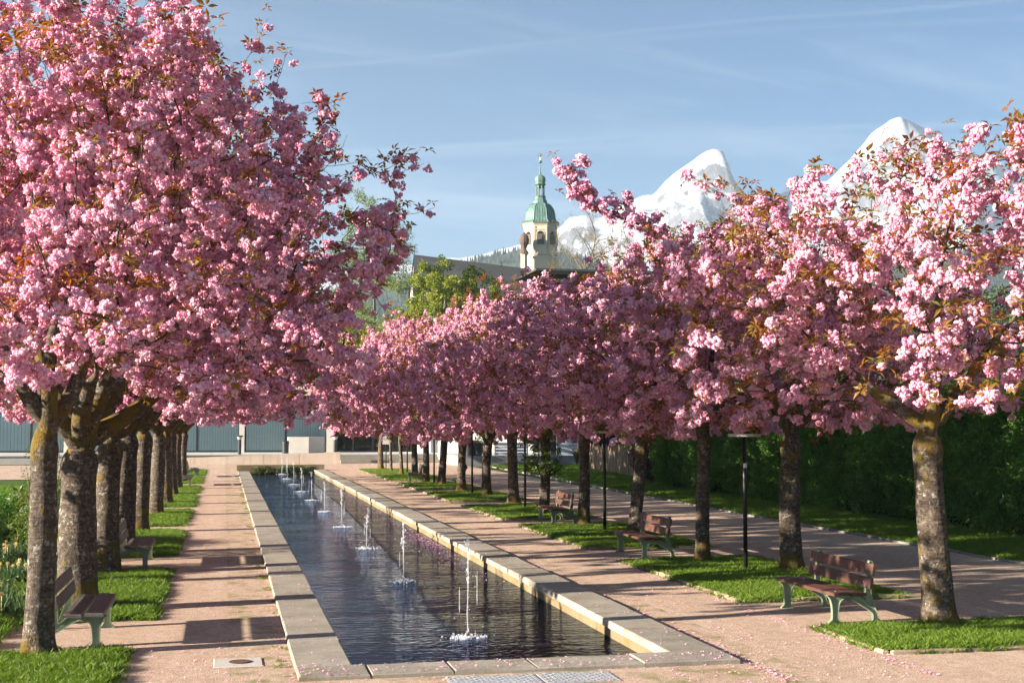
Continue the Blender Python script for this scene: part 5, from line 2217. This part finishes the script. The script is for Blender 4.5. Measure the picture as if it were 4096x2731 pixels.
# ------------------------------------------------------------------ church
NY = 215.0
nv = thing('church_nave', 'long dark church roof left of the tower', 'church', (0, NY, 0))
xa, za = place(1655, 1018, NY)
xb, zb_ = place(2115, 1075, NY)
ze = place(1655, 1200, NY)[1]
b = MB()
b.add([(xa, 0, za), (xb, 0, zb_), (xb + .5, -6, ze), (xa - 1.0, -6, ze), (xa - .2, 6, ze), (xb + .5, 6, ze)], [(0, 1, 2, 3), (1, 0, 4, 5)])
b.build('roof', M['roof_dark'], nv, recalc=False)
b = MB()
b.prism([(-5.6, 0), (5.6, 0), (5.6, ze), (0, za - .4), (-5.6, ze)], xa + .1, xa + .5, 'yz')
b.box(xa + .5, xb, -5.6, -5.2, 0, ze)
b.build('wall', M['concrete'], nv)
b = MB()
b.tube([(xa + .1, 0, za - .1), (xa + .1, 0, za + 1.6)], .07, 6)
b.ico((xa + .1, 0, za + 1.2), .22, 1)
b.build('finial', M['dark_copper'], nv)

tw = thing('church_tower', 'cream church tower with green copper onion dome, lantern and golden star', 'church tower', (0, 0, 0))
SX = 1.0 / 3.135                              # measured picture detail to photo pixels
tc = at(2161, 900, TY)
MPP = (at(2262, 900, TY).x - at(2160, 900, TY).x) / 102.0   # metres per photo pixel


def tz(cy):                                    # height for a row of the measured detail
    return at(2161, 580 + cy * SX, TY).z


def tr_(hw):
    return hw * SX * MPP


PH = math.pi / 8 - .22
tw.location = (tc.x, TY, 0)


def oct_lathe(name, prof, mat, k=1.0):
    b = MB()
    b.lathe([(tr_(h_) * k, tz(y_)) for h_, y_ in prof], 8, ph=PH)
    return b.build(name, M[mat], tw)


BW = 212
b = MB()
b.lathe([(tr_(BW + 14), 0), (tr_(BW + 14), tz(1425)), (tr_(BW), tz(1405)), (tr_(BW), tz(1030))], 8, ph=PH)
b.build('tower_body', M['tower_wall'], tw)
oct_lathe('cornice', [(BW, 1034), (BW + 10, 1020), (BW + 14, 1010), (BW + 26, 1004), (BW + 28, 996)], 'tower_wall')
oct_lathe('parapet_band', [(BW + 8, 1402), (BW + 12, 1392), (BW + 4, 1384)], 'tower_wall')
oct_lathe('dome', [(BW + 32, 998), (BW + 22, 985), (205, 962), (196, 930), (191, 890), (184, 850), (168, 810), (140, 770), (108, 745), (92, 738), (92, 728), (88, 710), (76, 690), (68, 672), (66, 660), (72, 656), (72, 646)], 'copper')
# copper seams, raised, following the dome
dprof = [(BW + 32, 998), (BW + 22, 985), (205, 962), (196, 930), (191, 890), (184, 850), (168, 810), (140, 770), (108, 745)]
for k in range(8):
    for s in range(0, 5):
        a0_, a1_ = PH + k * math.pi / 4, PH + (k + 1) * math.pi / 4
        f_ = s / 5
        q_ = MB()
        pth = []
        for h_, y_ in dprof:
            r_ = tr_(h_) * 1.004
            p_ = Vector((math.cos(a0_), math.sin(a0_), 0)) * r_ * (1 - f_) + Vector((math.cos(a1_), math.sin(a1_), 0)) * r_ * f_
            pth.append((p_.x, p_.y, tz(y_)))
        q_.tube(pth, .075 if s == 0 else .04, 4, False)
        q_.build('seam', M['copper'], tw)
oct_lathe('lantern_floor', [(72, 652), (74, 646), (60, 640), (30, 638)], 'dark_copper')
for k in range(8):
    a0_ = PH + k * math.pi / 4
    q_ = MB()
    q_.tube([(math.cos(a0_) * tr_(48), math.sin(a0_) * tr_(48), tz(642)), (math.cos(a0_) * tr_(48), math.sin(a0_) * tr_(48), tz(505))], tr_(9), 6)
    q_.build('lantern_column', M['dark_copper'], tw)
oct_lathe('lantern_cornice', [(46, 540), (46, 515), (60, 510), (72, 500), (72, 494)], 'dark_copper')
oct_lathe('small_dome', [(72, 496), (62, 486), (64, 472), (70, 455), (71, 436), (66, 415), (52, 396), (28, 384), (14, 370), (9, 340), (5, 290), (4, 235)], 'copper')
b = MB()
b.ico((0, 0, tz(212)), tr_(22), 2)
b.build('ball', M['dark_copper'], tw, True)
b = MB()
b.tube([(0, 0, tz(195)), (0, 0, tz(160))], .05, 5)
for k in range(12):
    a_ = k * math.pi / 6 + .2
    l = tr_(44 if k % 3 == 0 else 30)
    c_ = Vector((0, 0, tz(130)))
    d = Vector((math.cos(a_), 0, math.sin(a_)))
    s_ = Vector((-math.sin(a_), 0, math.cos(a_))) * tr_(6)
    b.add([c_ + s_ + Vector((0, -.06, 0)), c_ - s_ + Vector((0, -.06, 0)), c_ + d * l, c_ + Vector((0, .08, 0))], [(0, 1, 2), (1, 3, 2), (3, 0, 2)])
b.ico((0, 0, tz(130)), tr_(13), 1)
b.build('star', M['gold'], tw)
for k in range(8):                            # arched belfry windows with louvres on every face
    am = PH + (k + .5) * math.pi / 4
    apo = tr_(BW) * math.cos(math.pi / 8)
    rot = Matrix.Rotation(am + math.pi / 2, 4, 'Z')
    wv, zb0, zb1 = tr_(BW) * .20, tz(1270), tz(1150)
    arch = [(-wv, zb0), (wv, zb0)] + [(wv * math.cos(t), zb1 + wv * math.sin(t)) for t in np.linspace(0, math.pi, 9)]
    q_ = MB()
    q_.prism([(p_[0] * 1.22, p_[1] + (.15 if p_[1] > zb1 else -.12)) for p_ in arch], -.14, .02)
    fo = q_.build('belfry_window', M['tower_wall'], tw)
    fo.matrix_local = rot @ Matrix.Translation((0, -apo, 0))
    q_ = MB()
    q_.prism(arch, -.16, -.142)
    q_.build('opening', M['shade'], fo)
    q_ = MB()
    for j in range(9):
        z = zb0 + .15 + j * (zb1 - zb0) / 9
        q_.box(-wv * .95, wv * .95, -.26, -.165, z, z + .10)
    o = q_.build('louvres', M['beam'], fo)
    o['kind'] = 'stuff'
    q_ = MB()
    for s in (-1, 1):
        q_.box(s * apo * .36 - .14, s * apo * .36 + .14, -.12, .02, tz(1395), tz(1045))
    q_.box(-apo * .36, apo * .36, -.11, .015, tz(1090), tz(1075))
    q_.build('pilasters', M['tower_wall'], tw).matrix_local = rot @ Matrix.Translation((0, -apo, 0))
bt = thing('onion_turret', 'small brown onion roofed turret at the left side of the tower', 'turret', (at(2101, 980, TY - 5).x, TY - 4, 0))
b = MB()
b.lathe([(tr_(40), 0), (tr_(40), tz(1420)), (tr_(60), tz(1400))], 8)
b.build('turret_wall', M['tower_wall'], bt)
b = MB()
b.lathe([(tr_(66), tz(1402)), (tr_(50), tz(1375)), (tr_(30), tz(1345)), (tr_(40), tz(1310)), (tr_(58), tz(1270)), (tr_(62), tz(1230)), (tr_(50), tz(1185)), (tr_(24), tz(1160)), (tr_(5), tz(1140)), (tr_(2), tz(1090))], 10)
b.build('roof', M['roof_brown'], bt)

# ------------------------------------------------------------------ hill and mountains
def azel(px, py, dist):
    p = at(px, py, dist)
    return p


HD = 1550.0
hp_ = [(-600, 1190), (200, 1230), (900, 1180), (1500, 1160), (1700, 1105), (1800, 1058), (1900, 1032), (2000, 1010), (2080, 992), (2180, 1005), (2400, 1065), (2700, 1100), (3200, 1050), (3900, 1010), (4600, 980)]
hxs = [at(px, py, HD).x for px, py in hp_]
hzs = [at(px, py, HD).z for px, py in hp_]
b = MB()
nu, nvv = 110, 26
for j in range(nvv + 1):
    v = -1 + 2 * j / nvv
    for i in range(nu + 1):
        xx_ = hxs[0] + (hxs[-1] - hxs[0]) * i / nu
        zc = float(np.interp(xx_, hxs, hzs))
        yy_ = HD + v * 420
        f_ = max(0, 1 - abs(v) ** 1.5)
        z_ = zc * f_ + 7 * mnoise.noise(Vector((xx_ * .009, yy_ * .009, 0))) * f_
        b.v.append((xx_ * (1 + v * .12), yy_, z_ - 2))
for j in range(nvv):
    for i in range(nu):
        b.f.append((j * (nu + 1) + i, j * (nu + 1) + i + 1, (j + 1) * (nu + 1) + i + 1, (j + 1) * (nu + 1) + i))
        b.m.append(0)
HILLV = np.array(b.v).reshape(nvv + 1, nu + 1, 3)
tag(b.build('hill', M['hill'], None, True, False), 'wooded hill below the mountains', kind='structure')
n = 9000
iu, iv = rng.uniform(0, nu - .01, n), rng.uniform(2, nvv * .56, n)
i0, j0 = iu.astype(int), iv.astype(int)
fu, fv = (iu - i0)[:, None], (iv - j0)[:, None]
P = HILLV[j0, i0] * (1 - fu) * (1 - fv) + HILLV[j0, i0 + 1] * fu * (1 - fv) + HILLV[j0 + 1, i0] * (1 - fu) * fv + HILLV[j0 + 1, i0 + 1] * fu * fv
P[:, 2] -= 2
o = scatter('forest', C_CONIFER, point_mesh('forest_points', P, np.stack([np.zeros(n), np.zeros(n), rng.uniform(0, 6, n)], 1), rng.uniform(6, 12, n), rng.integers(0, 4, n)))
tag(o, 'spruce forest covering the far hill', 'forest')

MD = 2500.0
prof = [(-900, 1150), (200, 1180), (1100, 1120), (1900, 1020), (2150, 960), (2246, 905), (2281, 867), (2334, 857), (2403, 871), (2438, 836), (2508, 805), (2560, 784), (2612, 780), (2647, 732), (2690, 697), (2751, 653), (2804, 613), (2856, 594), (2900, 600), (2913, 653), (2943, 732), (2995, 784), (3065, 801), (3135, 766), (3222, 731), (3309, 720),
        (3396, 640), (3483, 535), (3560, 480), (3600, 462), (3657, 490), (3744, 545), (3831, 575), (3918, 625), (3988, 653), (4096, 740), (4400, 800), (5000, 930), (5600, 1040)]
mx_ = [at(px, py, MD).x for px, py in prof]
mz_ = [at(px, py, MD).z for px, py in prof]
b = MB()
nu, nvv = 420, 70
for j in range(nvv + 1):
    v = -1 + 2 * j / nvv
    for i in range(nu + 1):
        xx_ = mx_[0] + (mx_[-1] - mx_[0]) * i / nu
        zc = float(np.interp(xx_, mx_, mz_))
        yy_ = MD + v * 680
        f_ = max(0.0, 1 - abs(v) ** .85)
        pv = Vector((xx_ * .0048, yy_ * .0024, 1.7))
        rdg = 0.0
        amp, fr_ = 1.0, 1.0
        for _o in range(6):
            rdg += amp * (1 - 2 * abs(mnoise.noise(pv * fr_)))
            amp *= .55
            fr_ *= 2.1
        wgt = min(1, abs(v) * 7) * max(0.0, 1 - abs(v))
        z_ = zc * f_ + (rdg - 1.7) * 55 * wgt * min(1, zc / 180) + 5 * mnoise.noise(Vector((xx_ * .03, yy_ * .03, 4)))
        b.v.append((xx_, yy_, max(z_, -1) - 1.5))
for j in range(nvv):
    for i in range(nu):
        b.f.append((j * (nu + 1) + i, j * (nu + 1) + i + 1, (j + 1) * (nu + 1) + i + 1, (j + 1) * (nu + 1) + i))
        b.m.append(0)
tag(b.build('mountain', M['mountain'], None, True, False), 'snow covered rocky mountain range behind the town', kind='structure')

# ------------------------------------------------------------------ fallen petals
n = 5200
P = np.stack([rng.uniform(-1.0, 8.0, n), 13.6 + rng.uniform(0, 1, n) ** 1.5 * 26, np.full(n, .006)], 1)
dr = rng.uniform(size=n)                     # some have drifted against the kerbs
P[:, 0] = np.where(dr < .16, PX1 + .03 + np.abs(rng.normal(0, .12, n)), np.where(dr < .28, 7.85 - np.abs(rng.normal(0, .12, n)), np.where(dr < .36, PX0 - .03 - np.abs(rng.normal(0, .08, n)), P[:, 0])))
on = ((P[:, 0] > PX0) & (P[:, 0] < QX0)) | ((P[:, 0] > QX1) & (P[:, 0] < PX1))
inn = (P[:, 0] >= QX0 - .05) & (P[:, 0] <= QX1 + .05) & (P[:, 1] > PY0)
front = (P[:, 0] > PX0) & (P[:, 0] < PX1) & (P[:, 1] > PY0) & (P[:, 1] < PY0 + .6)
P[on & (P[:, 1] > PY0), 2] = RIM + .006
P = np.concatenate([P[(~inn)], np.stack([rng.uniform(PX0, PX1, 260), rng.uniform(PY0, PY0 + .58, 260), np.full(260, RIM + .006)], 1)])
m_ = 900
yw = np.concatenate([rng.normal(33, 2.2, m_ // 2), rng.uniform(24, 60, m_ - m_ // 2)])
xw = QX1 - np.abs(rng.normal(0, .3, m_)) - .05
P = np.concatenate([P, np.stack([xw, yw, np.full(m_, WATER_Z + .004)], 1)])
n = len(P)
o = scatter('fallen_petals', C_PETAL, point_mesh('petal_points', P, np.stack([rng.uniform(-.3, .3, n), rng.uniform(-.3, .3, n), rng.uniform(0, 6.28, n)], 1), rng.uniform(.5, 1.25, n), np.zeros(n)))
tag(o, 'pink petals fallen on the gravel, coping and water', 'petals')
# small weeds where gravel meets coping
n = 420
P = np.stack([np.where(rng.uniform(size=n) < .75, rng.normal(PX0 - .05, .06, n), rng.normal(PX1 + .05, .04, n)), rng.uniform(14.6, 70, n), np.full(n, .0)], 1)
P = P[[mnoise.noise(Vector((p[0] * .3, p[1] * .9, 2))) > .05 for p in P]]
grass_obj('weeds', P, 'small weeds growing along the foot of the coping', None, None, .3, .75)

# ------------------------------------------------------------------ air
hz_ = MB()
hz_.box(-2900, 4300, -600, 3600, -1.9, 585)
ho = hz_.build('haze', None)
m, nt, out = new_mat('thin_air')
pvn = nt.nodes.new('ShaderNodeVolumePrincipled')
pvn.inputs['Color'].default_value = (0.66, 0.82, 1.0, 1)
pvn.inputs['Density'].default_value = 1.8e-4
pvn.inputs['Anisotropy'].default_value = 0.2
nt.links.new(pvn.outputs[0], out.inputs['Volume'])
ho.data.materials.append(m)
tag(ho, 'thin blue air between the park and the mountains', kind='stuff')
